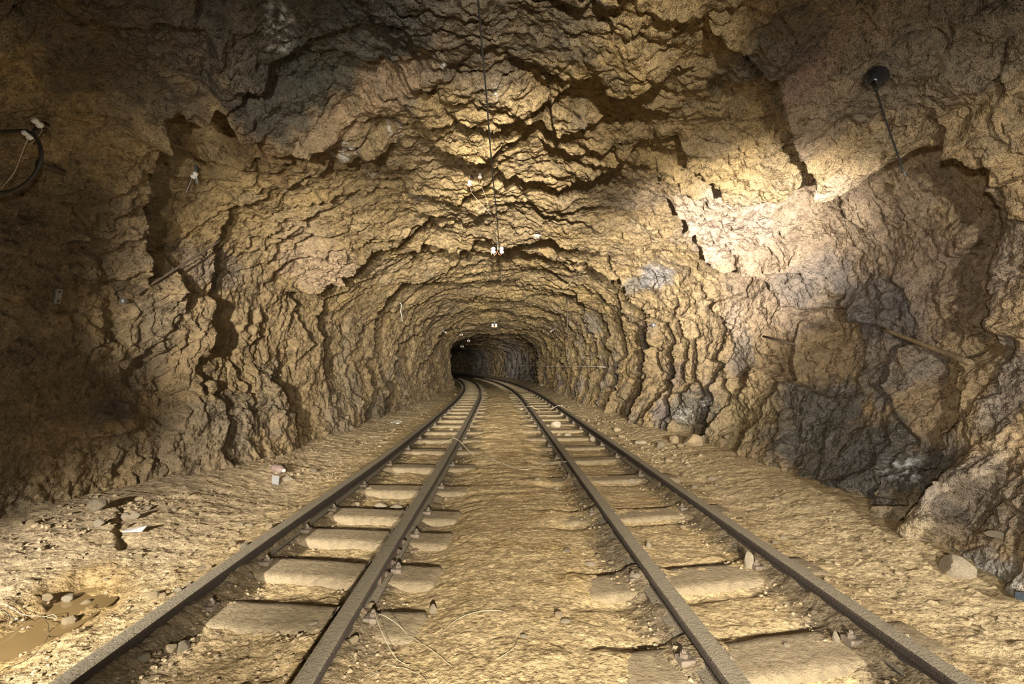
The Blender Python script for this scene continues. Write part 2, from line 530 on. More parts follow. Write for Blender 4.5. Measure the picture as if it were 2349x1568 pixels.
D += (0.055 + 0.04 * rightw + 0.02 * leftw) * facets(X * (1.4 + up * 0.2) + wx * 2, Y * 2.4 + wx * 2, Z * (1.7 + 0.5 * up) + wx)
D += 0.027 * (1 - .4 * sstep(5, 9, Y)) * np.clip(0.9 + perlin(X, Y, Z), 0.3, 1.6) * facets(X * 4.5 + wx * 5, Y * 7.0 + wx * 5, Z * 4.0 + wx * 4)
D += 0.012 * np.clip(0.8 + perlin(X * 2, Y * 2 + 3, Z * 2), 0.2, 1.5) * facets(X * 11 + wx * 9, Y * 15 + wx * 9, Z * 10 + wx * 9)
D += 0.0065 * facets(X * 25 + wx * 15, Y * 30 + wx * 15, Z * 24 + wx * 15, 20.0)
D += 0.016 * fbm(X * 7, Y * 9, Z * 7, 3, 0.55)
D += 0.0055 * fbm(X * 17, Y * 20, Z * 17, 3, 0.6, True)

# ---- ledges, joints and overhangs of this tunnel: seen lines laid onto the shell
# (pixels, rise right of travel, reach, rise left of travel, reach, crack depth, crack width)
LEDGES = [
 ([(303, 655), (300, 590), (318, 500), (345, 390), (385, 290), (390, 225)], -.34, .45, .10, .5, .03, .03),
 ([(383, 250), (440, 256), (498, 222), (530, 262), (575, 310), (640, 345)], -.24, .40, .10, .35, .02, .03),
 ([(505, 228), (480, 150), (476, 70), (520, 18), (600, 5)], .06, .5, -.02, .3, .03, .03),
 ([(470, 850), (473, 745), (460, 668), (484, 605), (519, 528), (560, 470)], -.10, .4, .07, .4, .07, .025),
 ([(714, 800), (697, 767), (690, 725), (682, 675)], -.08, .3, .05, .3, .05, .02),
 ([(746, 880), (735, 816), (735, 763), (732, 718), (745, 690)], -.07, .3, .04, .3, .05, .02),
 ([(655, 655), (672, 672), (732, 676), (767, 626), (798, 588), (830, 560), (900, 540), (990, 505)], -.16, .3, .12, .4, .04, .03),
 ([(861, 977), (846, 949), (842, 879), (837, 844), (847, 746), (851, 707), (875, 668), (914, 637), (956, 628), (1026, 640), (1100, 636)], -.18, .35, .10, .5, .06, .03),
 ([(857, 870), (862, 800), (858, 740), (868, 700)], -.05, .2, .03, .2, .05, .02),
 ([(909, 953), (904, 914), (896, 886), (890, 840), (895, 798), (942, 765), (948, 735)], -.12, .4, .06, .4, .06, .03),
 ([(945, 900), (950, 840), (970, 826), (984, 798), (1009, 756), (1027, 746), (1100, 740), (1180, 746)], -.10, .5, .06, .5, .05, .04),
 ([(616, 865), (668, 942), (679, 975), (690, 1000)], .05, .3, -.06, .3, .03, .03),
 ([(540, 1090), (500, 1030), (520, 960)], -.05, .3, .05, .3, .03, .03),
 ([(165, 955), (186, 920), (189, 850), (195, 805), (214, 791), (224, 745), (238, 700), (242, 655)], .03, .2, .02, .2, .08, .015),
 ([(168, 1019), (245, 998), (322, 991), (326, 975), (298, 931)], -.02, .3, .03, .2, .04, .012),
 ([(300, 700), (400, 620), (470, 580), (535, 535)], .01, .1, .01, .1, .045, .018),
 ([(30, 68), (70, 35), (110, 8)], -.04, .2, .02, .2, .06, .02),
 # roof
 ([(945, 298), (1000, 330), (1064, 354), (1118, 376), (1156, 401), (1186, 402), (1229, 418), (1283, 431), (1346, 404), (1410, 368), (1465, 332), (1498, 322), (1540, 330)], -.10, .35, .06, .5, .02, .03),
 ([(1040, 462), (1063, 446), (1093, 428), (1136, 415), (1156, 401)], -.05, .3, .05, .3, .02, .02),
 ([(1150, 408), (1190, 440), (1240, 436)], -.02, .3, .02, .2, .03, .02),
 ([(940, 590), (980, 560), (1020, 557), (1050, 563), (1075, 559), (1091, 544), (1126, 542), (1146, 551), (1177, 559), (1199, 547), (1235, 542), (1280, 543), (1330, 550), (1390, 565)], -.09, .4, .07, .5, .03, .03),
 ([(1000, 590), (1030, 599), (1052, 596), (1063, 580)], -.05, .25, .04, .25, .02, .02),
 ([(775, 370), (831, 353), (858, 337), (904, 314)], -.06, .3, .05, .4, .03, .03),
 ([(640, 440), (700, 415), (735, 395), (775, 370)], -.05, .3, .05, .3, .03, .03),
 ([(800, 560), (850, 520), (920, 522), (1000, 490), (1060, 505)], -.05, .3, .04, .3, .02, .02),
 ([(1207, 272), (1266, 287), (1316, 280), (1362, 265), (1439, 255), (1465, 245), (1500, 238), (1560, 248)], -.07, .3, .05, .4, .03, .02),
 ([(1130, 258), (1190, 250), (1207, 272)], -.04, .2, .03, .2, .02, .02),
 ([(1240, 330), (1330, 345), (1420, 320)], -.05, .3, .04, .3, .03, .02),
 ([(1380, 190), (1450, 172), (1500, 148), (1560, 120)], -.05, .3, .04, .3, .03, .02),
 ([(1250, 215), (1260, 238), (1290, 200), (1375, 135)], -.06, .25, .04, .25, .02, .02),
 ([(700, 170), (800, 162), (850, 172), (900, 160)], -.03, .3, .03, .3, .02, .02),
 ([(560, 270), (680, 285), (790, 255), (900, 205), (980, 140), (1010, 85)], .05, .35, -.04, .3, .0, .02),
 ([(1280, 480), (1340, 470), (1420, 482), (1500, 470)], -.05, .3, .05, .3, .02, .02),
 ([(1000, 690), (1080, 676), (1160, 682), (1240, 672), (1310, 690)], -.07, .5, .05, .5, .02, .04),
 ([(1010, 720), (1080, 712), (1170, 718), (1260, 722)], -.05, .5, .04, .5, .02, .04),
 # right shoulder and wall
 ([(1711, 436), (1654, 393), (1624, 370), (1575, 347), (1555, 287)], .10, .3, -.08, .3, .04, .03),
 ([(1790, 705), (1745, 645), (1669, 618), (1641, 602), (1616, 570), (1595, 539), (1567, 500), (1535, 455)], .14, .35, -.12, .3, .05, .03),
 ([(1780, 160), (1735, 112), (1680, 66), (1595, -5)], .07, .3, -.01, .3, .06, .03),
 ([(1930, 400), (1920, 365), (1896, 300), (1863, 265), (1830, 199), (1800, 155), (1780, 120)], .15, .35, -.13, .3, .04, .03),
 ([(1780, 300), (1775, 240), (1770, 180)], .03, .2, -.03, .2, .05, .015),
 ([(1690, 462), (1780, 447), (1859, 428), (1953, 405), (2036, 365), (2106, 334), (2175, 303)], -.36, .80, .16, .40, .0, .03, .15),
 ([(2345, 722), (2279, 692), (2275, 668), (2261, 570), (2254, 535), (2230, 420), (2185, 330)], .07, .3, -.06, .35, .03, .03),
 ([(2190, 285), (2260, 310), (2310, 350), (2349, 400)], -.12, .25, .10, .3, .03, .03),
 ([(2085, 210), (2130, 260), (2150, 290)], .06, .2, -.05, .2, .04, .02),
 ([(1770, 696), (1816, 716), (1910, 718), (1952, 735), (2030, 752)], -.07, .3, .07, .3, .03, .02),
 ([(1721, 838), (1746, 847), (1830, 882), (1915, 914)], .10, .35, -.06, .3, .02, .02),
 ([(1700, 930), (1722, 880), (1735, 845)], .06, .2, -.06, .2, .03, .02),
 ([(1620, 1040), (1660, 960), (1680, 900), (1670, 850)], .08, .3, -.05, .3, .03, .03),
 ([(1350, 770), (1339, 696), (1318, 661), (1290, 650)], .08, .4, -.07, .4, .05, .03),
 ([(1469, 835), (1448, 760), (1431, 682), (1410, 651), (1399, 619)], .06, .3, -.05, .3, .05, .02),
 ([(1510, 880), (1508, 865), (1515, 830), (1508, 781), (1504, 742), (1487, 700), (1455, 672), (1441, 633), (1410, 619), (1378, 609), (1332, 584)], .11, .4, -.09, .4, .05, .03),
 ([(1567, 885), (1585, 816), (1581, 767), (1564, 717), (1546, 679)], .07, .3, -.06, .3, .06, .03),
 ([(1604, 885), (1617, 833), (1606, 746), (1564, 700)], .05, .3, -.04, .3, .05, .02),
 ([(1540, 990), (1575, 930), (1590, 880)], .05, .2, -.05, .2, .06, .03),
 ([(1475, 975), (1500, 930), (1512, 880)], .04, .2, -.05, .2, .06, .03),
 ([(1700, 752), (1680, 735), (1655, 716)], .0, .1, .0, .1, .05, .02),
 ([(2090, 1010), (2060, 960), (2040, 900), (2010, 860)], .05, .25, -.05, .3, .04, .03),
 ([(1990, 1165), (2010, 1120), (1990, 1080)], .05, .2, -.05, .2, .05, .03),
 ([(2010, 1215), (2040, 1165), (2085, 1148)], .06, .2, -.08, .2, .05, .025),
 ([(2155, 1310), (2150, 1260), (2110, 1220)], .08, .2, -.08, .2, .05, .03),
 ([(1420, 862), (1465, 859), (1510, 858)], -.03, .2, .05, .12, .02, .02),
 ([(1630, 822), (1660, 830), (1680, 826)], -.05, .2, .04, .2, .03, .015),
]
def lay(pts, step=14):
    out = []
    for a, b in zip(pts[:-1], pts[1:]):
        n = max(1, int(math.hypot(b[0] - a[0], b[1] - a[1]) / step))
        for k in range(n):
            out.append((a[0] + (b[0] - a[0]) * k / n, a[1] + (b[1] - a[1]) * k / n))
    out.append(pts[-1])
    return np.array([on_rock(*p) for p in out])

flatP = P0.reshape(-1, 3).astype(np.float32); flatN = N0.reshape(-1, 3).astype(np.float32)
Df = D.reshape(-1)
wob = (0.022 * fbm(X * 5, Y * 5, Z * 5, 3)).reshape(-1)
for pts, hr, lr, hl, ll, cd, cw, *tw in LEDGES:
    tw = tw[0] if tw else .028
    Q = lay(pts).astype(np.float32)
    seg = np.linalg.norm(np.diff(Q, axis=0), axis=1)
    acc = np.concatenate([[0], np.cumsum(seg)]); L = acc[-1]
    reach = 2.6 * max(lr, ll)
    lo, hi = Q.min(0) - reach, Q.max(0) + reach
    r0, r1 = np.searchsorted(Ys, lo[1]), np.searchsorted(Ys, hi[1])
    sl = np.arange(r0 * NT, r1 * NT)
    pp = flatP[sl]
    sl = sl[np.all((pp > lo) & (pp < hi), axis=1)]
    pp = flatP[sl]; nn = flatN[sl]
    best = np.full(len(sl), 1e9, np.float32); bs = np.zeros(len(sl), np.float32); bu = np.zeros(len(sl), np.float32)
    for i in range(len(seg)):
        if seg[i] < 1e-5: continue
        t = (Q[i + 1] - Q[i]) / seg[i]
        rel = pp - Q[i]
        al = np.clip(rel @ t, 0, seg[i])
        off = rel - al[:, None] * t
        d = np.einsum('ij,ij->i', off, off)
        s = np.einsum('ij,ij->i', off, np.cross(np.broadcast_to(t, nn.shape), nn))
        w = d < best
        best[w] = d[w]; bs[w] = s[w]; bu[w] = acc[i] + al[w]
    dist = np.sqrt(best)
    sd = np.where(bs >= 0, dist, -dist) + wob[sl]
    tp = np.clip(np.minimum(bu, L - bu) / (0.16 * L + 1e-6), 0, 1); tp = tp * tp * (3 - 2 * tp)
    ad = np.abs(sd)
    bl = sstep(-tw, tw, sd)
    Df[sl] += tp * (bl * hr * np.exp(-ad / lr) + (1 - bl) * hl * np.exp(-ad / ll) - .6 * cd * np.exp(-(sd / (.75 * cw)) ** 2))
D = Df.reshape(NY, NT)

# rubble and scree rounding off the wall foot
P1 = P0 + N0 * D[..., None]
fl = sstep(0.28, -0.05, P1[..., 2]) * (np.abs(N0[..., 0]) > 0.3)
P1[..., 0] -= np.sign(P1[..., 0] - bend(Ys)[:, None]) * fl * (0.06 + 0.06 * fbm(X * 3, Y * 3, Z * 0.5, 3))

# ------------------------------------------------------------------ rock colours (mineral patches)
def mix(c, col, w):
    return c * (1 - w[..., None]) + np.array(col, np.float32) * w[..., None]
n1 = fbm(X * 1.1 + 3, Y * 1.1, Z * 1.1, 4)
n2 = fbm(X * 3.2 - 9, Y * 3.2, Z * 3.2, 4)
n3 = fbm(X * 9, Y * 9 + 4, Z * 9, 3)
C = np.empty(X.shape + (3,), np.float32); C[:] = (0.355, 0.25, 0.115)
C = mix(C, (0.285, 0.205, 0.105), sstep(-0.1, 0.7, n1))
C = mix(C, (0.41, 0.285, 0.115), sstep(0.1, 0.7, -n1 + 0.4 * n2))
C = mix(C, (0.17, 0.135, 0.085), 0.6 * sstep(0.15, 0.8, n2))
C = mix(C, (0.31, 0.22, 0.115), 0.7 * leftw)
C = mix(C, (0.37, 0.265, 0.15), 0.75 * rightw * sstep(9, 4, Y))
C = mix(C, (0.23, 0.195, 0.165), 0.75 * sstep(.12, .5, fbm(X * 1.6 + 31, Y * 2.2, Z * .8, 4)) * rightw)
C = mix(C, (0.24, 0.19, 0.125), 0.6 * sstep(.15, .55, fbm(X * 1.6 - 31, Y * 2.0, Z * .8, 4)) * leftw)
C = mix(C, (0.42, 0.31, 0.165), 0.6 * sstep(.2, .6, fbm(X * 1.3 + 61, Y * 1.5, Z * 1.3, 4)))
BLOBS = [
 # u, v, radius px, colour, strength, wetness
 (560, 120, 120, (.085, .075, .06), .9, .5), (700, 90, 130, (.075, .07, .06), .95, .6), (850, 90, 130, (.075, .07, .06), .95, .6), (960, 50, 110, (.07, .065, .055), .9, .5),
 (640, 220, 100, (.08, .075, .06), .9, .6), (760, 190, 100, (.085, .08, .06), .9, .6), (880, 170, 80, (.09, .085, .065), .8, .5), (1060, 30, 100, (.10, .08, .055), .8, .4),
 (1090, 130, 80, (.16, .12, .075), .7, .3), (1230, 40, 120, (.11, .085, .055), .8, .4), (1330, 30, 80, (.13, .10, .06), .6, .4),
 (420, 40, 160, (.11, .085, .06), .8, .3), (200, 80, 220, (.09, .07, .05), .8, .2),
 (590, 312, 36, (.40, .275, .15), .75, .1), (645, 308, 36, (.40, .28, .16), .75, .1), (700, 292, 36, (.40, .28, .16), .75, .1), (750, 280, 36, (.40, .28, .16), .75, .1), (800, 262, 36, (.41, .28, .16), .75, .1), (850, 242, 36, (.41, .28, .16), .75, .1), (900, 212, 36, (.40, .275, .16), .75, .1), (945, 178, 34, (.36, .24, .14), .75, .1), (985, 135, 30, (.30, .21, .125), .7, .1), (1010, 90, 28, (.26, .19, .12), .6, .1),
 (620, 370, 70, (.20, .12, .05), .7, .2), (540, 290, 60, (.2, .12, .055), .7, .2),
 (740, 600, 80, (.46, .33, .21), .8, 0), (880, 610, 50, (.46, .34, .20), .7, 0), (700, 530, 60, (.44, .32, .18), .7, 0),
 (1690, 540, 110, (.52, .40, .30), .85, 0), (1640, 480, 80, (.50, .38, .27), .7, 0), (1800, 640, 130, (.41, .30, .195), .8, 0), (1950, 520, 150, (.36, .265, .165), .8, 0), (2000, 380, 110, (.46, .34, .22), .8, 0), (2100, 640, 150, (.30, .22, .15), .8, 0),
 (1500, 630, 38, (.26, .25, .25), .8, .4), (1460, 640, 28, (.2, .2, .2), .6, .4), (1360, 740, 30, (.2, .19, .18), .6, .3), (1830, 660, 50, (.2, .18, .16), .6, .2),
 (1960, 700, 60, (.15, .135, .12), .8, .3), (2010, 740, 50, (.14, .125, .11), .7, .3),
 (1540, 860, 30, (.17, .125, .105), .7, .3), (1535, 950, 30, (.17, .125, .11), .7, .3), (1490, 740, 25, (.19, .13, .09), .6, .3),
 (1590, 940, 50, (.13, .115, .09), .8, .9), (1640, 930, 40, (.13, .115, .09), .7, .9), (1600, 1000, 40, (.2, .16, .10), .5, .5),
 (1830, 960, 90, (.11, .10, .08), .75, .6), (1920, 1030, 110, (.11, .10, .08), .85, .7), (2030, 1060, 110, (.11, .10, .085), .85, .7), (2120, 1100, 90, (.12, .11, .095), .8, .5), (1880, 930, 60, (.12, .11, .09), .7, .6), (2220, 1130, 110, (.17, .145, .115), .6, .3),
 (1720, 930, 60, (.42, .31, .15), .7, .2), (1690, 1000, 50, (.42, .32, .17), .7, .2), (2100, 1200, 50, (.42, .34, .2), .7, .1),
 (2200, 1300, 50, (.40, .38, .34), .8, .1), (2290, 1320, 60, (.34, .32, .28), .8, .1), (2000, 880, 50, (.13, .12, .1), .5, .4),
 (870, 960, 50, (.13, .11, .075), .7, .2), (880, 900, 40, (.15, .125, .085), .6, .2), (480, 1000, 90, (.2, .155, .1), .6, .1), (560, 960, 60, (.21, .165, .11), .6, .1),
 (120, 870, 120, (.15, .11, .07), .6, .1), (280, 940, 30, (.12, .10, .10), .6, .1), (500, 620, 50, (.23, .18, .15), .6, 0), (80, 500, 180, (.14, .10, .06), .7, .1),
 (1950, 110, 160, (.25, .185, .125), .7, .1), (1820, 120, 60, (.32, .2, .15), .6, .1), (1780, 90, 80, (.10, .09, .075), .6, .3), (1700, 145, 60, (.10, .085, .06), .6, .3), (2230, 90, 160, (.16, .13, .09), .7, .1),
 (1185, 840, 70, (.22, .19, .165), .85, .3), (1220, 865, 25, (.26, .24, .22), .8, .9), (1100, 830, 60, (.15, .13, .11), .8, .2),
]
WET = np.zeros(X.shape, np.float32)
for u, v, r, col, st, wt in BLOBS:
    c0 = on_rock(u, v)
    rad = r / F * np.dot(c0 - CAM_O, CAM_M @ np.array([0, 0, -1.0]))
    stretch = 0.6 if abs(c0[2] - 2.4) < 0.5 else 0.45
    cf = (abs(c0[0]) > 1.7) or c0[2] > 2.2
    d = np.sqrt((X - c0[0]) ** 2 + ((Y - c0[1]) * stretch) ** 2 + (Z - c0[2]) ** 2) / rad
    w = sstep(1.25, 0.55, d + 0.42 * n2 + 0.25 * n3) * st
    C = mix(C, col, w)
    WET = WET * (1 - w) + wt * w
WET = np.clip(WET + 0.25 * up * sstep(0.1, 0.6, n2 * 0.7 + n1 * 0.5), 0, 1)
# white efflorescence
WSP = sstep(0.55, 0.95, fbm(X * 27, Y * 20, Z * 27, 3, .6, True) * .62 + .25 * n3)
for u, v, r in [(645, 80, 45), (640, 110, 40), (655, 60, 30), (775, 345, 40), (715, 400, 22), (600, 8, 25), (695, 5, 20), (800, 325, 35), (905, 300, 30), (1232, 525, 14), (1020, 130, 20), (1135, 180, 16), (1905, 885, 22), (2050, 1060, 60), (2080, 1090, 40), (1585, 950, 30), (1625, 925, 22), (925, 395, 15), (690, 430, 25), (665, 445, 22), (855, 420, 20), (960, 455, 30)]:
    c0 = on_rock(u, v)
    rad = .8 * r / F * np.dot(c0 - CAM_O, CAM_M @ np.array([0, 0, -1.0]))
    d = np.sqrt((X - c0[0]) ** 2 + (Y - c0[1]) ** 2 * 0.3 + (Z - c0[2]) ** 2) / rad
    w = sstep(1.1, 0.2, d) * WSP
    C = mix(C, (0.72, 0.72, 0.70), w * 0.65)
C *= (1 + 0.16 * n3)[..., None]
C = np.clip(C, 0.01, 0.9)

JL = int(np.searchsorted(T, LOW + 0.62)); JR = int(np.searchsorted(T, LOW + arc[-1] - 0.62))
JEND = NY
for nm, j0, j1 in (('wall_left', 0, JL), ('ceiling', JL, JR), ('wall_right', JR, NT - 1)):
    s = slice(j0, j1 + 1)
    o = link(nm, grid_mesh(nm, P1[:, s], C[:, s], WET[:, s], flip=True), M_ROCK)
    tag(o, kind='structure')
# the tunnel's unlit far end and the rock behind the photographer
def cap(nm, row):
    ring = P1[row, ::12]
    c = ring.mean(0)
    V = [c] + list(ring)
    Fc = [(0, i, i + 1) for i in range(1, len(ring))] + [(0, len(ring), 1)]
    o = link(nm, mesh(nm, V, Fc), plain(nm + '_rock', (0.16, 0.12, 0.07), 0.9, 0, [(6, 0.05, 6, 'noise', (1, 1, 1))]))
    tag(o, kind='structure')
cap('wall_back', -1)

# ------------------------------------------------------------------ sight lines onto the finished rock
rows = Ys > 0.9
SP = P1[rows].reshape(-1, 3).astype(np.float32); SN = N0[rows].reshape(-1, 3)
SU, SV, SW = project(SP)
def surf(u, v, tol=5):
    k = np.where((np.abs(SU - u) < tol) & (np.abs(SV - v) < tol))[0]
    if len(k) == 0: return surf(u, v, tol * 2)
    near = k[SW[k] < SW[k].min() + 0.12]
    b = near[np.argmin((SU[near] - u) ** 2 + (SV[near] - v) ** 2)]
    return Vector(SP[b].astype(float)), Vector(SN[b].astype(float)).normalized()
def at_depth(u, v, dep):
    """point on the sight line at that distance along the tunnel"""
    d = ray(u, v)
    return Vector(CAM_O + d * (dep / d[1]))
def on_surface(u, v, out=0.0):
    p, n = surf(u, v)
    q = at_depth(u, v, p.y)
    return q + n * out

# ------------------------------------------------------------------ tracks
RAIL_H = 0.115
YR = np.concatenate([np.arange(-1.5, 8, 0.25), np.arange(8, 46, 0.5)])
def rail_x(key, Y):
    ys = [-3, 1.3, 2.3, 3.8, 5.8, 60]
    t = {'LO': [-1.19, -1.175, -1.15, -1.065, -1.035, -1.05], 'LI': [-.53, -.523, -.507, -.478, -.465, -.465],
         'RI': [.65, .651, .65, .655, .66, .65], 'RO': [1.265, 1.262, 1.26, 1.272, 1.275, 1.30]}[key]
    Y = np.asarray(Y, float)
    k = np.interp(Y, ys, t)
    k = (np.interp(Y - .6, ys, t) + k + np.interp(Y + .6, ys, t)) / 3
    return k + bend(Y)

PUD = [(262, 1345), (200, 1342), (150, 1362), (100, 1398), (20, 1440), (-60, 1475), (-60, 1560), (20, 1535), (75, 1490), (120, 1462), (170, 1440), (225, 1402), (270, 1368)]
PUDG = np.array([ground(u, v, 0.012)[:2] for u, v in PUD])
def in_poly(x, y, poly):
    c = np.zeros(np.shape(x), bool)
    n = len(poly)
    for i in range(n):
        (x1, y1), (x2, y2) = poly[i], poly[(i + 1) % n]
        cond = ((y1 > y) != (y2 > y))
        c ^= cond & (x < (x2 - x1) * (y - y1) / (y2 - y1 + 1e-12) + x1)
    return c
def poly_dist(x, y, poly):
    d = np.full(np.shape(x), 1e9)
    for i in range(len(poly)):
        a, b = poly[i], poly[(i + 1) % len(poly)]
        ab = b - a
        t = np.clip(((x - a[0]) * ab[0] + (y - a[1]) * ab[1]) / (ab @ ab), 0, 1)
        d = np.minimum(d, np.hypot(x - a[0] - t * ab[0], y - a[1] - t * ab[1]))
    return np.where(in_poly(x, y, poly), -d, d)

# (distance along, yaw) of every sleeper the photo shows
SL_L = [(1.72, -.15), (2.10, -.15), (2.50, -.14), (2.86, -.13), (3.42, -.10), (4.14, -.07), (4.90, -.05), (5.60, -.04), (6.25, -.03)]
SL_R = [(1.45, .13), (1.98, .15), (2.80, .13), (3.66, .10), (4.40, .07), (5.05, .05), (5.70, .04), (6.35, .03)]
y = 6.9
while y < 31:
    SL_L.append((y, 0)); SL_R.append((y + .06, 0)); y += 0.655

CRACK = [ground(270, 1195, 0.03)[:2], ground(266, 1240, 0.03)[:2], ground(272, 1283, 0.02)[:2]]
def floor_z(X, Y):
    X = np.asarray(X, float); Y = np.asarray(Y, float)
    x = X - bend(Y)
    z = np.zeros(np.broadcast(X, Y).shape)
    z = z + 0.022 * sstep(1.7, 1.3, np.abs(x)) - 0.016 * sstep(1.27, 1.2, x) * sstep(.28, .5, x)
    z = z + 0.09 * sstep(-1.30, -2.5, x) + 0.015 * sstep(-1.17, -1.26, x)
    z = z + 0.10 * sstep(1.38, 2.2, x) + 0.006 * sstep(1.25, 1.35, x)
    z = z - 0.038 * sstep(-1.16, -1.08, x) * sstep(-.10, -.42, x) * (1 - .75 * sstep(1.95, 1.45, Y + .25 * x))
    z = z + 0.012 * sstep(-.35, 0.0, x) * sstep(.55, .1, x)
    z = z - 0.006 * sstep(.2, .5, x) * sstep(1.26, 1.2, x) * sstep(2.2, 4, Y)
    inner = sstep(-.40, -.25, x) * sstep(.62, .5, x)
    out_l = sstep(-1.2, -1.4, x); out_r = sstep(1.3, 1.5, x)
    z = z + 0.030 * fbm(X * 0.9, Y * 0.9, 3.3, 2) * (0.35 + out_l * .9 + out_r * .9)
    far = sstep(2.2, 4.5, Y)
    rip = fbm(X * 2.2 + 4, Y * 9, 1.7, 3)
    z = z + rip * (0.002 + 0.015 * far * (0.5 + inner)) * sstep(25, 12, Y)
    lump = fbm(X * 7, Y * 8, 8.8, 4, 0.55)
    z = z + lump * (0.0045 + 0.006 * out_l + 0.005 * out_r + 0.008 * sstep(-1.15, -1.0, x) * sstep(-.4, -.55, x))
    z = z + np.maximum(0, fbm(X * 19, Y * 19, 2.8, 3)) * (0.005 + 0.004 * out_l + 0.002 * out_r)
    ck = fbm(X * 26, Y * 34, 5.1, 3, 0.5, True)
    z = z + ck * 0.0015 * sstep(4.5, 2.5, Y)
    # muck thrown up beside the rails
    for k in ('LI', 'RI', 'RO', 'LO'):
        d = np.abs(X - rail_x(k, Y))
        z = z + np.exp(-(d / 0.085) ** 2) * ((0.046 if k == 'LO' else 0.036) * sstep(5.5, 3.0, Y) + 0.014 * fbm(X * 9 + 2, Y * 7, 6.1, 3)) * sstep(30, 8, Y)
    # mud banked against the sleepers of the right track
    for yy, rz in SL_R[:8]:
        c = yy + math.tan(rz) * (x - .96)
        z = z + (0.016 * np.exp(-((Y - c - .05) / 0.10) ** 2) - 0.014 * np.exp(-((Y - c + .135) / 0.035) ** 2) - 0.012 * np.exp(-((Y - c - .13) / 0.025) ** 2)) * sstep(.25, .35, x) * sstep(1.27, 1.2, x)
    # the sharp-edged scar in the dirt on the left
    for a, b in zip(CRACK[:-1], CRACK[1:]):
        ab = b - a
        t = ((X - a[0]) * ab[0] + (Y - a[1]) * ab[1]) / (ab @ ab)
        s = ((X - a[0]) * ab[1] - (Y - a[1]) * ab[0]) / np.linalg.norm(ab)
        w = sstep(-0.05, 0.1, t) * sstep(1.05, .9, t)
        s = s * (1 if ab[1] < 0 else 1)
        s = s + 0.02 * fbm(X * 9, Y * 9, 4.4, 3)
        z = z - 0.026 * w * sstep(.012, -.012, s) * np.exp(-np.abs(s) / 0.045) + 0.008 * w * sstep(-.012, .012, s) * np.exp(-np.abs(s) / .1)
    pd = poly_dist(X, Y, PUDG)
    pool = sstep(0.10, -0.05, pd + 0.03 * fbm(X * 8, Y * 8, 1.1, 2))
    z = z * (1 - pool) + pool * (-0.004 + 0.028 * np.maximum(-0.35, fbm(X * 7, Y * 7, 9.9, 3)))
    return z

NX = 900
fxs = np.linspace(-3.5, 3.2, NX)
FY = np.repeat(Ys[:, None], NX, 1)
FX = fxs[None, :] + bend(Ys)[:, None]
FZ = floor_z(FX, FY)
xr = FX - bend(FY)
a1 = fbm(FX * 1.3, FY * 1.3, 0.3, 4); a2 = fbm(FX * 4.5, FY * 5.5, 2.3, 4); a3 = fbm(FX * 16, FY * 20, 4.1, 3)
FC = np.empty(FX.shape + (3,), np.float32); FC[:] = (0.36, 0.262, 0.132)
FC = mix(FC, (0.40, 0.30, 0.158), sstep(0, .7, a1))
FC = mix(FC, (0.29, 0.20, 0.085), 0.7 * sstep(.1, .8, a2))
FC = mix(FC, (0.42, 0.32, 0.19), 0.7 * sstep(-1.3, -1.6, xr))
FC = mix(FC, (0.43, 0.335, 0.19), 0.6 * sstep(1.4, 1.7, xr))
FC = mix(FC, (0.24, 0.18, 0.11), 0.6 * sstep(-1.9, -2.3, xr + .25 * a2))
for k in ('LO', 'LI', 'RI', 'RO'):
    dx = FX - rail_x(k, FY)
    side = 1.0 if k in ('LO', 'LI') else -1.0
    d = np.where(dx * side > 0, np.abs(dx) * 0.85, np.abs(dx) * 1.7)
    FC = mix(FC, (0.11, 0.085, 0.055), 0.75 * sstep(.16, .045, d + 0.05 * a2 + 0.03 * a3))
pdm = poly_dist(FX, FY, PUDG)
FC = mix(FC, (0.27, 0.17, 0.055), 0.75 * sstep(.18, -.02, pdm + .06 * a2))
FC = np.clip(FC * (1 + .14 * a3)[..., None], .01, .9)
FW = np.clip(0.45 + 0.5 * a1 + 0.3 * a2 - 0.5 * sstep(1.3, 1.6, np.abs(xr)) + 0.7 * sstep(.15, 0, pdm), 0, 1).astype(np.float32)
fo = link('floor', grid_mesh('floor', np.stack([FX, FY, FZ], -1), FC, FW), M_MUD)
tag(fo, kind='structure')
def fz(x, y):
    return float(floor_z(np.array([x]), np.array([y]))[0])

# ---- rails
RB = 0.028                               # underside of the rails, top of the sleepers
HEAD = [(-.045, RB), (.045, RB), (.045, .035), (.014, .042), (.009, .048), (.009, .078), (.026, .084), (.033, .090), (.033, .107), (.029, .113), (.018, .115),
        (-.018, .115), (-.029, .113), (-.033, .107), (-.033, .090), (-.026, .084), (-.009, .078), (-.009, .048), (-.014, .042), (-.045, .035)]
def rail_mesh(key, y0, y1):
    ys = np.unique(np.concatenate([[y0, y1], YR[(YR > y0) & (YR < y1)]]))
    V, Fc = [], []
    n = len(HEAD)
    xs = rail_x(key, ys); sl = np.gradient(xs, ys)
    for yy, xx, g in zip(ys, xs, sl):
        k = math.hypot(1, g)
        for hx, hz in HEAD:
            V.append((xx + hx / k, yy - hx * g / k, hz))
    for i in range(len(ys) - 1):
        for j in range(n):
            Fc.append((i * n + j, i * n + (j + 1) % n, (i + 1) * n + (j + 1) % n, (i + 1) * n + j))
    Fc.append(tuple(range(n))); Fc.append(tuple(range((len(ys) - 1) * n, len(ys) * n))[::-1])
    me = mesh('rail', V, Fc, smooth=False)
    return me
def rail(key, y0, y1, label):
    x0 = float(rail_x(key, max(y0, 1.3)))
    o = link('rail', rail_mesh(key, y0, y1), M_RAIL)
    return tag(o, label, 'rail', 'rails of the two mine tracks')
JOINT = 2.12
rail('LO', -1.4, 45, 'leftmost rusty steel rail, outer rail of the left track')
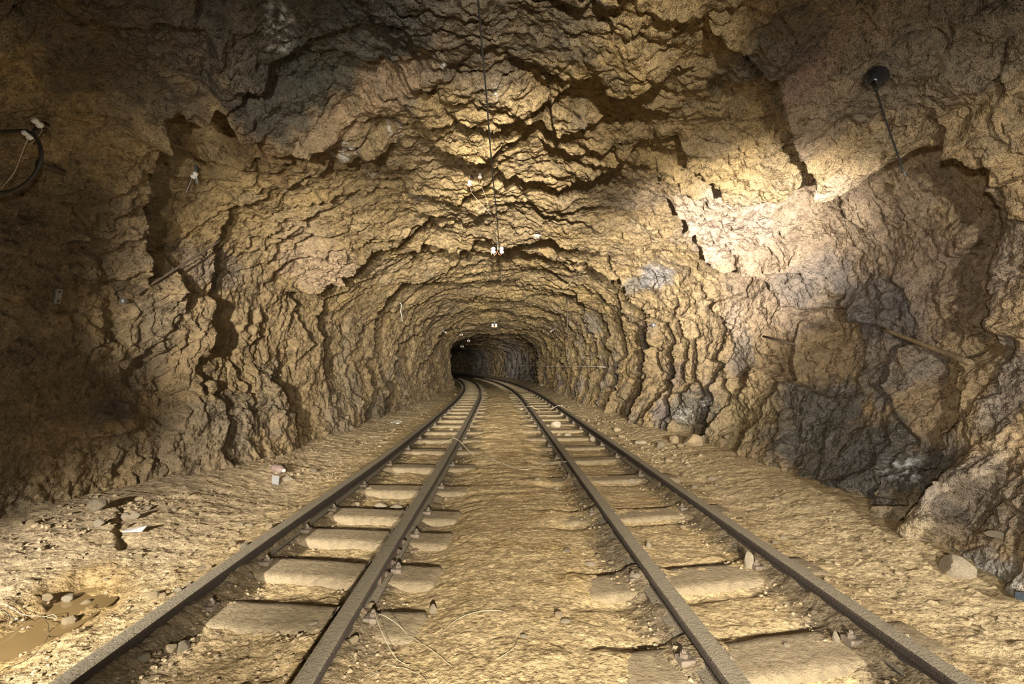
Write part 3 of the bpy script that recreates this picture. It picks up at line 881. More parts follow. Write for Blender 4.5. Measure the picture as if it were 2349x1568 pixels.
near = rail('LI', -1.4, JOINT - .003, 'short near length of the left track inner rail, up to its bolted joint')
rail('LI', JOINT + .003, 45, 'long far length of the left track inner rail, from its bolted joint to the bend')
rail('RI', -1.4, 45, 'inner rail of the right track, grit-covered top, right of the central mud')
rail('RO', -1.4, 45, 'rightmost rusty steel rail, outer rail of the right track')
def nut(c, axis, r=.015, h=.02):
    M = Matrix.Translation(c) @ Vector(axis).to_track_quat('Z', 'Y').to_matrix().to_4x4()
    return lathe([(r * .55, 0), (r, .001), (r, h * .6), (r * .55, h * .62), (r * .5, h), (r * .2, h * 1.08)], 6, M)
jx = float(rail_x('LI', JOINT))
for side in (1, -1):
    x = jx + side * .018
    fp = link('fishplate', mesh('fishplate', *bevel_box(.016, .46, .036, .004, Matrix.Translation((x, JOINT, .062))), smooth=False), M_RUST, near)
    for k in (-.17, -.06, .06, .17):
        b = link('fishplate_bolt', mesh('fishplate_bolt', *nut(Vector((x + side * .008, JOINT + k, .062)), (side, 0, 0))), M_RUST, fp)

# ---- sleepers
def lumpy_box(sx, sy, sz, seed, amp=.006):
    import bmesh
    bm = bmesh.new()
    bmesh.ops.create_cube(bm, size=1)
    for v in bm.verts: v.co = Vector((v.co.x * sx, v.co.y * sy, v.co.z * sz))
    bmesh.ops.bevel(bm, geom=bm.edges[:], offset=.020, segments=1, affect='EDGES')
    long = [e for e in bm.edges if abs((e.verts[0].co - e.verts[1].co).x) > sx * .5]
    bmesh.ops.subdivide_edges(bm, edges=long, cuts=28, use_grid_fill=True)
    lg = [e for e in bm.edges if abs((e.verts[0].co - e.verts[1].co).y) > sy * .5]
    bmesh.ops.subdivide_edges(bm, edges=lg, cuts=5, use_grid_fill=True)
    co = np.array([v.co[:] for v in bm.verts])
    nz = fbm(co[:, 0] * 7 + seed, co[:, 1] * 9, co[:, 2] * 9, 3)
    ny = fbm(co[:, 0] * 5, co[:, 1] * 9 + seed, co[:, 2] * 9, 3)
    for v, a, b in zip(bm.verts, nz, ny):
        v.co.z += amp * a - (.008 * max(0, a) if v.co.z > 0 else 0); v.co.y += amp * 1.6 * b
    bm.verts.index_update()
    V = [v.co.copy() for v in bm.verts]; Fc = [tuple(v.index for v in f.verts) for f in bm.faces]
    bm.free()
    return V, Fc
ORD = ['first', 'second', 'third', 'fourth', 'fifth', 'sixth', 'seventh', 'eighth', 'ninth', 'tenth', 'eleventh', 'twelfth']
clip_me = mesh('rail_clip', *join(bevel_box(.050, .045, .020, .005, Matrix.Translation((0, 0, .010))), nut(Vector((.004, 0, .018)), (0, 0, 1), .013, .024)), smooth=False)
clip_me.materials.append(plain('muddy_iron', (0.13, 0.10, 0.07), 0.75, 0, [(60, 0.006, 4, 'noise', (1, 1, 1))], 0.4))
sl_me = []
for q in range(5):
    me = mesh('sleeper', *lumpy_box(1.16, .20, .13, q * 13.0, .0035)); me.materials.append(M_WOOD); sl_me.append(me)
sl_far = []
for q in range(4):
    me = mesh('sleeper', *lumpy_box(1.16, .17, .13, q * 7.0 + 3, .004)); me.materials.append(M_WOOD); sl_far.append(me)
def sleeper(track, i, yy, rz, n_near):
    a, b = ('LO', 'LI') if track == 'left' else ('RI', 'RO')
    cx = float(rail_x(a, yy) + rail_x(b, yy)) / 2
    head = math.atan(float(bend(yy + .1) - bend(yy - .1)) / .2)
    if i < n_near:
        lab = '%s mud-caked timber sleeper of the %s track, counting away from the camera' % (ORD[i], track)
        grp = 'sleepers of the %s track' % track
    else:
        lab = 'mud-covered sleeper in the far stretch of the %s track' % track
        grp = 'far sleepers of the %s track' % track
    t = empty('railway_sleeper', (cx, yy, 0), lab, 'sleeper', grp, rz - head)
    me = (sl_me if i < n_near else sl_far)[i % 4]
    o = link('timber', me, None, t)
    o.location = (0.0 if track == 'left' else -.02, 0, RB - .067)
    for key in (a, b):
        rx = float(rail_x(key, yy)) - cx
        for s in (-1, 1):
            c = link('rail_clip', clip_me, None, t)
            c.location = (rx + s * .062, 0.0, RB)
            c.rotation_euler = (0, 0, 0 if s > 0 else math.pi)
    return t
for i, (yy, rz) in enumerate(SL_L): sleeper('left', i, yy, rz, 9)
for i, (yy, rz) in enumerate(SL_R): sleeper('right', i, yy, rz, 8)

# ---- muddy puddle
pz_ = 0.008
pc = PUDG.mean(0)
dense = smooth_path([(p[0], p[1], 0) for p in PUDG] + [(PUDG[0][0], PUDG[0][1], 0)], 6)[:-1]
V = [(p[0], p[1], pz_) for p in dense]
me = mesh('puddle', V + [(p[0], p[1], pz_ - .03) for p in dense], [tuple(range(len(V)))] + [(i, i + len(V), (i + 1) % len(V) + len(V), (i + 1) % len(V)) for i in range(len(V))], smooth=False)
po = link('puddle', me, M_WATER)
tag(po, 'shallow brown puddle in the dirt left of the left track', 'puddle')

# ------------------------------------------------------------------ loose stones
def stone_mesh(seed, sub=3, rough=.5):
    import bmesh
    bm = bmesh.new()
    bmesh.ops.create_icosphere(bm, subdivisions=sub, radius=1)
    r = np.random.default_rng(seed)
    planes = [(lambda v: v / np.linalg.norm(v))(r.normal(size=3)) for _ in range(11)]
    offs = r.uniform(.62, .95, 11)
    co = np.array([v.co[:] for v in bm.verts])
    for n_, o_ in zip(planes, offs):
        h = co @ n_ - o_
        co = co - np.where(h > 0, h * .92, 0)[:, None] * n_
    nz = fbm(co[:, 0] * 2 + seed, co[:, 1] * 2, co[:, 2] * 2, 3)
    co = co * (1 + .10 * rough * nz)[:, None]
    for v, c in zip(bm.verts, co): v.co = c
    bm.verts.index_update()
    V = [v.co.copy() for v in bm.verts]; Fc = [tuple(v.index for v in f.verts) for f in bm.faces]
    bm.free()
    return V, Fc
STM = {}
for nm, mt in (('tan', M_STONE), ('pale', M_PALE), ('dark', M_DARKROCK)):
    for q in range(6):
        me = mesh('stone', *stone_mesh(q * 17 + len(nm)), smooth=False); me.materials.append(mt); STM[nm, q] = me
# u, v, half width px, half height px, stone, label (None: one of many alike)
STONES = [
 (1275, 974, 12, 11, 'pale', 'large round pale stone lying against the inside of the right track inner rail'),
 (1281, 996, 5, 5, 'tan', 'small tan stone beside the right track inner rail, just nearer than the large round one'),
 (1303, 997, 9, 5, 'pale', 'flat pale stone on the mud midway between the right track rails'),
 (1360, 1007, 8, 7, 'pale', 'whitish stone against the inside of the rightmost rail'),
 (1416, 985, 9, 7, 'tan', 'rounded tan stone on the bank right of the rightmost rail, farthest of the row'),
 (1426, 1001, 8, 5, 'tan', 'flat tan stone just nearer than the rounded one right of the rightmost rail'),
 (1547, 1010, 12, 13, 'tan', 'upright reddish tan stone beside the big boulder under the right wall'),
 (1591, 1013, 22, 19, 'tan', 'big smooth brown boulder resting in the hollow under the right wall'),
 (1562, 1022, 8, 6, 'tan', 'small stone wedged between the upright stone and the big boulder'),
 (1517, 1020, 13, 9, 'dark', 'dull brown stone half buried left of the upright reddish stone'),
 (1535, 1056, 10, 7, 'tan', 'rounded tan stone in a small hollow in front of the big boulder'),
 (1562, 1071, 9, 5, 'tan', 'flat tan stone on the right bank, left one of a close pair'),
 (1580, 1068, 6, 6, 'pale', 'pale stone on the right bank, right one of a close pair'),
 (1571, 1088, 8, 6, 'tan', 'lone tan stone on the right bank below the close pair'),
 (1634, 1098, 11, 6, 'pale', 'flat pale slab on the right bank below the dark wet rock'),
 (1450, 1103, 11, 6, 'pale', 'jagged pale stone sitting on a sleeper inside the right track'),
 (1592, 1117, 8, 5, 'pale', 'pale flake of rock on the right bank close to the rightmost rail'),
 (1470, 1014, 14, 6, 'pale', 'low grey slab lying in the rubble right of the rightmost rail'),
 (1244, 885, 6, 6, 'pale', 'distant pale stone at the foot of the right wall before the bend'),
 (1196, 939, 5, 5, 'pale', 'round pale stone on the central mud at the end of a thin wire'),
 (1233, 1099, 6, 4, 'pale', 'little pale stone on the central mud left of the right track inner rail'),
 (848, 1126, 15, 9, 'pale', 'low pale stone between the left track rails, above the two white blocks'),
 (873, 1161, 17, 9, 'pale', 'white block between the left track rails, left one of two side by side'),
 (909, 1165, 15, 8, 'pale', 'white block between the left track rails, right one of two side by side'),
 (815, 1156, 12, 6, 'tan', 'flat tan stone left of the two white blocks between the left track rails'),
 (757, 1180, 8, 8, 'tan', 'tan stone inside the left track beside the outer rail, below the flat tan stone'),
 (618, 1207, 8, 8, 'tan', 'tan cube-like stone on the dirt just left of the leftmost rail'),
 (661, 1098, 12, 7, 'pale', 'flat pale stone in the litter at the foot of the left wall'),
 (562, 1251, 12, 7, 'dark', 'grey flat stone touching the left side of the leftmost rail'),
 (533, 1246, 9, 7, 'tan', 'tan stone left of the grey flat stone beside the leftmost rail'),
 (717, 1434, 13, 9, 'pale', 'angular pale stone in the dirt just left of the left track inner rail'),
 (994, 1397, 9, 12, 'pale', 'upright pale stone alone on the central mud near the left track'),
 (954, 1264, 6, 5, 'tan', 'small tan stone on the mud right of the bolted rail joint'),
 (812, 1465, 11, 8, 'tan', 'tan stone in the rubble right of the left track inner rail, near the camera'),
 (228, 1200, 13, 11, 'pale', 'squarish pale banded stone at the foot of the left wall'),
 (71, 1199, 9, 9, 'tan', 'tan stone at the foot of the dark left wall, biggest of the left row'),
 (205, 1199, 8, 7, 'tan', 'tan stone just left of the squarish pale banded stone'),
 (310, 1182, 11, 9, 'pale', 'pale stone in the cluster above the scar in the left dirt, right one'),
 (288, 1184, 10, 9, 'pale', 'pale stone in the cluster above the scar in the left dirt, left one'),
 (288, 1206, 7, 7, 'tan', 'yellowish stone lodged at the top of the scar in the left dirt'),
 (228, 1159, 24, 17, 'dark', 'dark lump of fallen rock against the foot of the left wall'),
 (158, 1424, 16, 12, 'tan', 'brown stone standing at the near edge of the puddle'),
 (156, 1372, 12, 10, 'pale', 'pale wet stone at the far edge of the puddle'),
 (197, 1384, 13, 9, 'tan', 'tan wet stone at the right end of the puddle'),
 (104, 1374, 15, 12, 'tan', 'tan lump of rock at the left end of the far edge of the puddle'),
 (420, 1482, 14, 12, 'dark', 'dark rounded stone inside the left track near the camera, right one of two'),
 (391, 1487, 12, 11, 'tan', 'tan rounded stone inside the left track near the camera, left one of two'),
 (351, 1364, 14, 9, 'tan', 'flat tan stone in the rubble left of the leftmost rail'),
 (330, 1508, 12, 11, 'pale', 'pale lump inside the left track beside the leftmost rail, nearest the camera'),
 (1355, 1293, 13, 5, 'pale', 'curved pale shard on the mud left of the right track inner rail'),
 (1462, 1321, 9, 8, 'pale', 'pale stone touching the left side of the right track inner rail'),
 (1488, 1250, 8, 8, 'pale', 'pale stone touching the right side of the right track inner rail'),
 (1281, 1408, 9, 7, 'tan', 'tan stone on the central mud near the camera, rounder one of a pair'),
 (1297, 1424, 11, 5, 'pale', 'flat pale stone on the central mud near the camera, flatter one of a pair'),
 (1566, 1208, 8, 5, 'tan', 'tan stone half sunk in the mud inside the right track, beyond the tall shard'),
 (1718, 1289, 10, 26, 'pale', 'tall pointed pale shard leaning beside the rightmost rail'),
 (1637, 1534, 9, 7, 'pale', 'pale stone on the left edge of the right track inner rail, nearest the camera'),
 (1917, 1461, 9, 14, 'pale', 'upright pale stone in the rubble of a sleeper edge inside the right track'),
 (1867, 1404, 8, 6, 'pale', 'small pale stone inside the right track close to the rightmost rail'),
 (2020, 1490, 13, 15, 'pale', 'pale angular stone inside the right track against the rightmost rail, near the camera'),
 (1848, 1161, 13, 6, 'tan', 'flat tan stone on the bank right of the rightmost rail, below the dark rocks'),
 (2283, 1219, 22, 8, 'pale', 'flat slab of rock on the ledge at the far right edge'),
 (2292, 1236, 14, 7, 'tan', 'smaller slab under the flat slab at the far right edge'),
 (2196, 1302, 44, 30, 'pale', 'large pale grey block at the foot of the right wall'),
 (839, 1380, 9, 7, 'dark', None), (826, 1396, 8, 7, 'tan', None), (851, 1387, 8, 6, 'tan', None), (569, 1319, 11, 8, 'dark', None), (572, 1300, 7, 6, 'tan', None),
 (40, 1200, 8, 7, 'tan', None), (93, 1206, 7, 5, 'tan', None), (109, 1206, 7, 6, 'tan', None), (45, 1250, 6, 6, 'tan', None), (428, 1134, 7, 5, 'tan', None), (373, 1158, 7, 5, 'tan', None), (400, 1168, 6, 5, 'pale', None), (340, 1165, 7, 6, 'pale', None), (440, 1180, 7, 5, 'tan', None), (460, 1175, 5, 4, 'tan', None), (552, 1204, 6, 5, 'pale', None), (575, 1204, 5, 4, 'pale', None), (615, 1085, 6, 4, 'tan', None), (721, 1079, 9, 6, 'dark', None), (373, 1364, 8, 6, 'tan', None), (520, 1260, 6, 5, 'tan', None), (480, 1300, 7, 6, 'tan', None), (430, 1340, 7, 6, 'tan', None), (410, 1352, 8, 6, 'pale', None), (230, 1268, 6, 4, 'tan', None), (130, 1330, 6, 4, 'pale', None), (320, 1275, 7, 5, 'tan', None), (350, 1280, 7, 5, 'tan', None),
 (1291, 951, 6, 4, 'pale', None), (1643, 1111, 5, 4, 'pale', None), (1776, 1244, 7, 5, 'pale', None), (1796, 1232, 6, 5, 'pale', None), (1783, 1143, 6, 4, 'pale', None), (1925, 1210, 7, 5, 'tan', None), (1985, 1265, 7, 5, 'tan', None), (2030, 1290, 7, 5, 'tan', None), (2065, 1375, 8, 5, 'tan', None), (2165, 1382, 9, 6, 'tan', None), (1805, 1480, 8, 6, 'pale', None), (1276, 1120, 6, 4, 'pale', None), (1372, 1274, 6, 4, 'tan', None), (1402, 1289, 8, 4, 'tan', None), (1201, 1458, 11, 4, 'pale', None), (1301, 1262, 9, 5, 'dark', None), (851, 1002, 6, 4, 'pale', None), (1035, 985, 5, 4, 'pale', None), (1070, 897, 3, 3, 'tan', None), (905, 985, 5, 4, 'tan', None), (955, 1010, 5, 4, 'tan', None), (1045, 905, 3, 3, 'tan', None),
]
def pebble_place(u, x):
    if x < -1.2: return 'pebble', 'small loose stone on the dirt bank left of the leftmost rail', 'small stones on the left bank'
    if x > 1.3: return 'pebble', 'small loose stone on the bank right of the rightmost rail', 'small stones on the right bank'
    return 'pebble', 'small loose stone on the mud between the rails', 'small stones among the tracks'
for q, (u, v, rx, ry, kd, lab) in enumerate(STONES):
    p = ground(u, v, .02)
    for _ in range(4):
        zc = fz(p[0], p[1])
        dist = p[1]
        p = ground(u, v, zc + ry * dist / F * .45)
    sp, sn = surf(u, v + ry * .6)
    if sp.y < dist - .03:
        p = at_depth(u, v + ry * .5, sp.y - rx * sp.y / F * .5); dist = p[1]; zc = max(fz(p[0], p[1]), p[2] - ry * dist / F * .6)
    sx, sz = rx * dist / F, ry * dist / F * .95
    o = bpy.data.objects.new('stone', STM[kd, q % 6]); COL.objects.link(o)
    o.scale = (sx, (sx + sz) * .5, sz)
    o.location = (p[0], p[1], zc + sz * .5)
    o.rotation_euler = (0, 0, (q * 2.4) % .7 - .35)
    if lab is None:
        nm, lab, grp = pebble_place(u, p[0])
        o.name = nm
        tag(o, lab, 'stone', grp)
    else:
        tag(o, lab, 'stone')

# uncountable grit: one object per bank
def gravel(name, label, regions, seed):
    r = np.random.default_rng(seed)
    t = (1 + 5 ** .5) / 2
    ico = np.array([(-1, t, 0), (1, t, 0), (-1, -t, 0), (1, -t, 0), (0, -1, t), (0, 1, t), (0, -1, -t), (0, 1, -t), (t, 0, -1), (t, 0, 1), (-t, 0, -1), (-t, 0, 1)]) / math.hypot(1, t)
    tri = np.array([(0, 11, 5), (0, 5, 1), (0, 1, 7), (0, 7, 10), (0, 10, 11), (1, 5, 9), (5, 11, 4), (11, 10, 2), (10, 7, 6), (7, 1, 8), (3, 9, 4), (3, 4, 2), (3, 2, 6), (3, 6, 8), (3, 8, 9), (4, 9, 5), (2, 4, 11), (6, 2, 10), (8, 6, 7), (9, 8, 1)])
    V, Fc = [], []
    k = 0
    for (x0, x1, y0, y1, n, rmin, rmax) in regions:
        ys = y0 * (y1 / y0) ** r.random(n)
        xs = x0 + (x1 - x0) * r.random(n) if not isinstance(x0, str) else rail_x(x0, ys) + x1 * (0.06 + .12 * r.random(n) ** 1.3)
        keep = fbm(xs * 1.6, ys * 1.6, 7.7, 2) > -.25
        xs, ys = xs[keep], ys[keep]
        zs = floor_z(xs, ys)
        rad = rmin + (rmax - rmin) * r.random(len(xs)) ** 3
        for a, b, c, d in zip(xs, ys, zs, rad):
            J = ico * (d * r.uniform(.65, 1.25, (12, 1))) * r.uniform(.7, 1.25, 3)
            J[:, 2] *= .75
            w = r.random() * 6.28
            J = np.stack([J[:, 0] * math.cos(w) - J[:, 1] * math.sin(w), J[:, 0] * math.sin(w) + J[:, 1] * math.cos(w), J[:, 2]], 1)
            V.append(J + (a, b, c + d * .25)); Fc.append(tri + k); k += 12
    V = np.concatenate(V); Fc = np.concatenate(Fc)
    me = bpy.data.meshes.new(name)
    me.vertices.add(len(V)); me.vertices.foreach_set('co', V.astype(np.float32).ravel())
    me.loops.add(Fc.size); me.loops.foreach_set('vertex_index', Fc.astype(np.int32).ravel())
    me.polygons.add(len(Fc)); me.polygons.foreach_set('loop_start', np.arange(0, Fc.size, 3, dtype=np.int32))
    me.polygons.foreach_set('use_smooth', np.zeros(len(Fc), bool))
    me.update(calc_edges=True)
    o = link(name, me, M_GRIT)
    return tag(o, label, 'gravel', kind='stuff')
gravel('gravel', 'loose gravel strewn over the dirt bank left of the left track', [(-2.6, -1.25, 1.3, 4.2, 2000, .002, .009), (-2.2, -1.25, 3.5, 12, 500, .006, .018), (-2.6, -2.1, 2.0, 3.4, 350, .004, .016)], 3)
gravel('gravel', 'loose gravel packed along the rails of both tracks', [('LO', 1, 1.2, 6, 350, .002, .011), ('LI', -1, 1.2, 6, 300, .002, .011), (-1.1, -.6, 1.15, 1.75, 450, .002, .010), ('LI', 1, 1.2, 5, 350, .002, .011), ('RI', -1, 1.2, 6, 450, .002, .011), ('RO', -1, 1.2, 6, 400, .002, .011), ], 4)
gravel('gravel', 'loose gravel on the bank under the right wall', [('RO', 1, 1.2, 4, 250, .003, .012), (1.4, 2.2, 1.5, 4.5, 500, .003, .014), (1.45, 2.05, 4, 10, 450, .005, .025)], 5)

# ------------------------------------------------------------------ wires on the ground
def ground_wire(pts, r, label, mat, name='wire', cat='wire', group=None, lift=.006):
    P = []
    for u, v in pts:
        p = ground(u, v, .02)
        for _ in range(3): p = ground(u, v, fz(p[0], p[1]) + lift)
        P.append(p)
    P = smooth_path(P, 8)
    Q = []
    for p in P:
        z = fz(p[0], p[1]) + lift
        for k in ('LO', 'LI', 'RI', 'RO'):
            d = abs(p[0] - float(rail_x(k, p[1])))
            z = max(z, .119 + r - max(0, d - .028) * .55)
        Q.append((p[0], p[1], z))
    o = link(name, mesh(name, *tube(Q, r, 6)), mat)
    return tag(o, label, cat, group)
ground_wire([(1005, 1022), (1040, 1030), (1100, 1047), (1160, 1066), (1205, 1077), (1232, 1073), (1247, 1063)], .0032, 'pale stiff wire lying across the left track inner rail onto the central mud', M_PALEWIRE)
ground_wire([(1249, 1057), (1262, 1068), (1280, 1074), (1299, 1080)], .0024, 'short pale wire by the right track inner rail, beside the long stiff wire', M_PALEWIRE)
ground_wire([(1199, 940), (1213, 943), (1253, 942), (1289, 939), (1310, 941), (1330, 946)], .0036, 'thin pale wire lying across both right track rails', M_PALEWIRE)
ground_wire([(1004, 1500), (1007, 1464), (1033, 1431), (1080, 1406), (1148, 1400), (1172, 1420), (1189, 1449), (1187, 1475), (1165, 1496), (1140, 1510)], .0006, 'thin wire looped in a wide arch on the central mud, right one of the loops', M_PALEWIRE)
ground_wire([(938, 1525), (899, 1504), (870, 1471), (864, 1453), (880, 1446), (928, 1456), (982, 1485), (1033, 1525)], .0007, 'thin wire looped to a narrow point on the central mud near the left track', M_PALEWIRE)
ground_wire([(855, 1575), (877, 1543), (906, 1531), (935, 1534), (971, 1554), (985, 1575)], .0006, 'thin wire in a low arch at the bottom edge of the central mud', M_PALEWIRE)
ground_wire([(-20, 1376), (54, 1380), (101, 1393), (127, 1411), (129, 1418), (109, 1417)], .0008, 'pale wire hooked over the left end of the puddle, upper of two', M_PALEWIRE, lift=.02)
ground_wire([(-20, 1383), (54, 1389), (94, 1406), (112, 1435), (109, 1464), (83, 1496), (36, 1525), (-20, 1550)], .0008, 'dark wire sweeping in a big curve round the puddle, lower of two', M_CABLE, lift=.02)
ground_wire([(897, 968), (903, 964), (915, 961), (911, 966), (922, 966), (914, 969), (906, 967)], .006, 'crumpled white cord on the ground by the left wall', M_CORD, 'cord', 'cord')

# ------------------------------------------------------------------ things on the rock
BOB = [(.006, 0), (.020, .002), (.026, .010), (.025, .024), (.017, .030), (.0165, .038), (.022, .044), (.023, .056), (.016, .066), (.008, .068)]
def bobbin(s=1.0, M=None):
    return lathe([(r * s, z * s) for r, z in BOB], 20, M)
def seg(name, pts, r, mat, parent, n=8):
    return link(name, mesh(name, *tube(pts, r, n)), mat, parent)
def local(p, o): return Vector(p) - Vector(o)

# forked hook with two insulators and the trolley wire
def forked_pair(u, v, spread_px, label, scale_px=14, mat=M_PORC):
    """hook hanging from the roof with one porcelain insulator on either arm"""
    p, n = surf(u, v - scale_px * 1.3)
    d = p.y
    k = d / F
    base = at_depth(u, v - scale_px * 1.15, d)
    low = at_depth(u, v, d)
    t = empty('insulator_bracket', base, label, 'insulator')
    top = local(base + Vector((0, 0, .05)), base)
    h = scale_px * k
    a = spread_px * k / 2
    seg('hook', [top, (0, 0, -.3 * h), (0, 0, -.9 * h)], max(.004, .06 * h), M_ZINC, t)
    for s in (-1, 1):
        arm = smooth_path([(0, 0, -.9 * h), (s * a * .35, 0, -1.5 * h), (s * a * .8, 0, -1.62 * h), (s * a, 0, -1.35 * h)], 5)
        seg('hook_arm', arm, max(.004, .05 * h), M_COPPER, t)
        sc = h / .068
        M = Matrix.Translation((s * a, 0, -1.40 * h))
        link('porcelain_insulator', mesh('porcelain_insulator', *bobbin(sc, M)), mat, t)
    link('mounting_plate', mesh('mounting_plate', *bevel_box(.5 * h, .5 * h, .08 * h, .01 * h, Matrix.Translation((0, 0, .01)))), M_ZINC, t)
    return t
forked_pair(1141, 578, 19, 'pair of white insulators on a forked hook at the trolley wire, middle of the roof', 15)
forked_pair(1134, 748, 8, 'pair of tiny white insulators hanging at the far end of the lit roof', 8)
forked_pair(1058, 768, 5, 'tiny white insulator pair beyond the lit roof at the bend, topmost left', 4)
forked_pair(1075, 782, 4, 'tiny white insulator pair beyond the lit roof at the bend, right one', 4)
forked_pair(1060, 795, 5, 'tiny white insulator pair beyond the lit roof at the bend, lowest', 4)

# two insulators on a slanting bar, with their loose wires
pa, na = surf(1101, 392); pb, nb = surf(1077, 411)
ca = at_depth(1101, 393, pa.y) + Vector((0, 0, -.03)); cb = at_depth(1077, 411, pb.y) + Vector((0, 0, -.03))
t = empty('insulator_bracket', (ca + cb) / 2, 'two yellowed insulators on a slanting bar left of the trolley wire', 'insulator')
o0 = (ca + cb) / 2
bar0 = at_depth(1085, 398, (pa.y + pb.y) / 2)
seg('bar', [local(ca + Vector((-.045, 0, .03)), o0), local(bar0 + Vector((0, 0, .02)), o0), local(cb + Vector((.02, 0, .03)), o0)], .014, M_RUST, t)
for c, e in ((ca, 'a'), (cb, 'b')):
    d = c.y
    M = Matrix.Translation(local(c, o0) + Vector((0, 0, -.028)))
    link('porcelain_insulator', mesh('porcelain_insulator', *bobbin(.68, M)), M_PORC, t)
    link('brass_cap', mesh('brass_cap', *lathe([(.008, -.012), (.014, -.008), (.014, .002), (.006, .004)], 12, M)), M_COPPER, t)
w1 = [at_depth(1080, 415, cb.y), at_depth(1081, 440, cb.y + .02), at_depth(1097, 460, cb.y + .03), at_depth(1112, 477, cb.y + .05), at_depth(1127, 492, cb.y + .06)]
w2 = [at_depth(1096, 400, ca.y), at_depth(1101, 420, ca.y), at_depth(1110, 440, ca.y + .02), at_depth(1118, 462, ca.y + .03), at_depth(1120, 482, ca.y + .04)]
seg('loose_wire', smooth_path([local(q, o0) for q in w1], 6), .0008, M_PALEWIRE, t, 5)
seg('loose_wire', smooth_path([local(q, o0) for q in w2], 6), .0007, M_PALEWIRE, t, 5)

# the black wire strung under the roof towards the camera
pB, _ = surf(1141, 560)
wy = [1.15, 1.45, 1.8, 2.3, 2.9, 3.7, 4.6, pB.y - .05]
wuv = [(1094, -40), (1097, 0), (1107, 123), (1117, 232), (1124, 330), (1132, 420), (1140, 500), (1146, 560)]
wz_end = at_depth(1147, 585, pB.y)
wp = []
for (u, v) in wuv:
    d = ray(u, v)
    t_ = (2.26 - CZ) / d[2]
    wp.append(CAM_O + d * t_)
wp[-1] = np.array(wz_end)
tag(link('trolley_wire', mesh('trolley_wire', *tube(smooth_path(wp, 6), .0042, 6)), M_WIRE), 'long straight black wire strung along the roof above the central mud', 'wire')
p2 = [at_depth(1149, 602, pB.y), at_depth(1150, 630, pB.y + .01), at_depth(1150, 664, pB.y + .02)]
tag(link('wire', mesh('wire', *tube(p2, .003, 6)), M_CABLE), 'thin wire dangling straight down below the forked insulator hook', 'wire')

# left: insulator on a clip with a rusty strap
p, n = surf(446, 402)
d = p.y - .05
o0 = at_depth(446, 402, d)
t = empty('insulator_bracket', o0, 'white insulator on a grey clip with a rusty strap, in the left wall recess', 'insulator')
link('porcelain_insulator', mesh('porcelain_insulator', *bobbin(.75, Matrix.Rotation(.5, 4, 'Y') @ Matrix.Translation((0, 0, -.025)))), M_PORC, t)
seg('clip', [local(at_depth(447, 378, d + .09), o0), local(at_depth(450, 385, d), o0), local(at_depth(450, 420, d + .01), o0)], .012, M_ZINC, t)
a_, b_ = local(at_depth(441, 408, d), o0), local(at_depth(428, 442, d + .01), o0)
v_ = b_ - a_
Mq = Matrix.Translation((a_ + b_) / 2) @ v_.to_track_quat('Z', 'Y').to_matrix().to_4x4()
link('rusty_strap', mesh('rusty_strap', *bevel_box(.028, .004, v_.length, .001, Mq), smooth=False), M_RUST, t)
seg('wire_tail', [local(at_depth(443, 402, d), o0), local(at_depth(434, 425, d - .01), o0), local(at_depth(427, 441, d), o0)], .0022, M_PALEWIRE, t, 5)

# far left: two insulators and the black cable loop
p, n = surf(70, 300)
d = p.y - .09
o0 = at_depth(75, 297, d)
t = empty('insulator_bracket', o0, 'two dusty insulators on a black bracket in the dark upper left', 'insulator')
seg('bracket', [local(at_depth(105, 283, p.y + .05), o0), local(at_depth(86, 300, d + .03), o0), local(at_depth(68, 318, d + .02), o0)], .016, M_RUST, t)
for (u, v) in ((63, 309), (86, 282)):
    q = local(at_depth(u, v, d - .01), o0)
    link('porcelain_insulator', mesh('porcelain_insulator', *bobbin(.6, Matrix.Translation(q) @ Matrix.Rotation(1.2, 4, 'X') @ Matrix.Translation((0, 0, -.02)))), M_PORC, t)
for pts in ([(63, 318), (45, 365), (30, 400), (0, 434)], [(66, 316), (50, 350), (35, 390), (5, 430)], [(92, 282), (104, 290), (118, 296)], [(92, 282), (96, 300), (80, 320), (68, 330), (62, 326)]):
    seg('loose_wire', smooth_path([local(at_depth(u, v, d), o0) for u, v in pts], 5), .0013, M_PALEWIRE, t, 5)
cb_pts = [(-25, 303), (0, 302), (30, 301), (60, 300), (82, 314), (93, 338), (94, 365), (84, 392), (62, 418), (35, 435), (0, 441), (-25, 440)]
tag(link('cable', mesh('cable', *tube(smooth_path([at_depth(u, v, d - .02) for u, v in cb_pts], 6), .0075, 10)), M_CABLE), 'thick black cable hanging in a loop on the dark left wall', 'cable')
p, n = surf(103, 380)
t = empty('cable_clamp', at_depth(103, 380, p.y - .03), 'dark stub holding the cable loop on the left wall', 'clamp')
seg('stub', [(.02, .08, 0), (0, 0, 0), (-.015, -.02, 0)], .013, M_RUST, t); seg('collar', [(-.006, -.01, 0), (-.018, -.026, 0)], .018, M_CABLE, t)

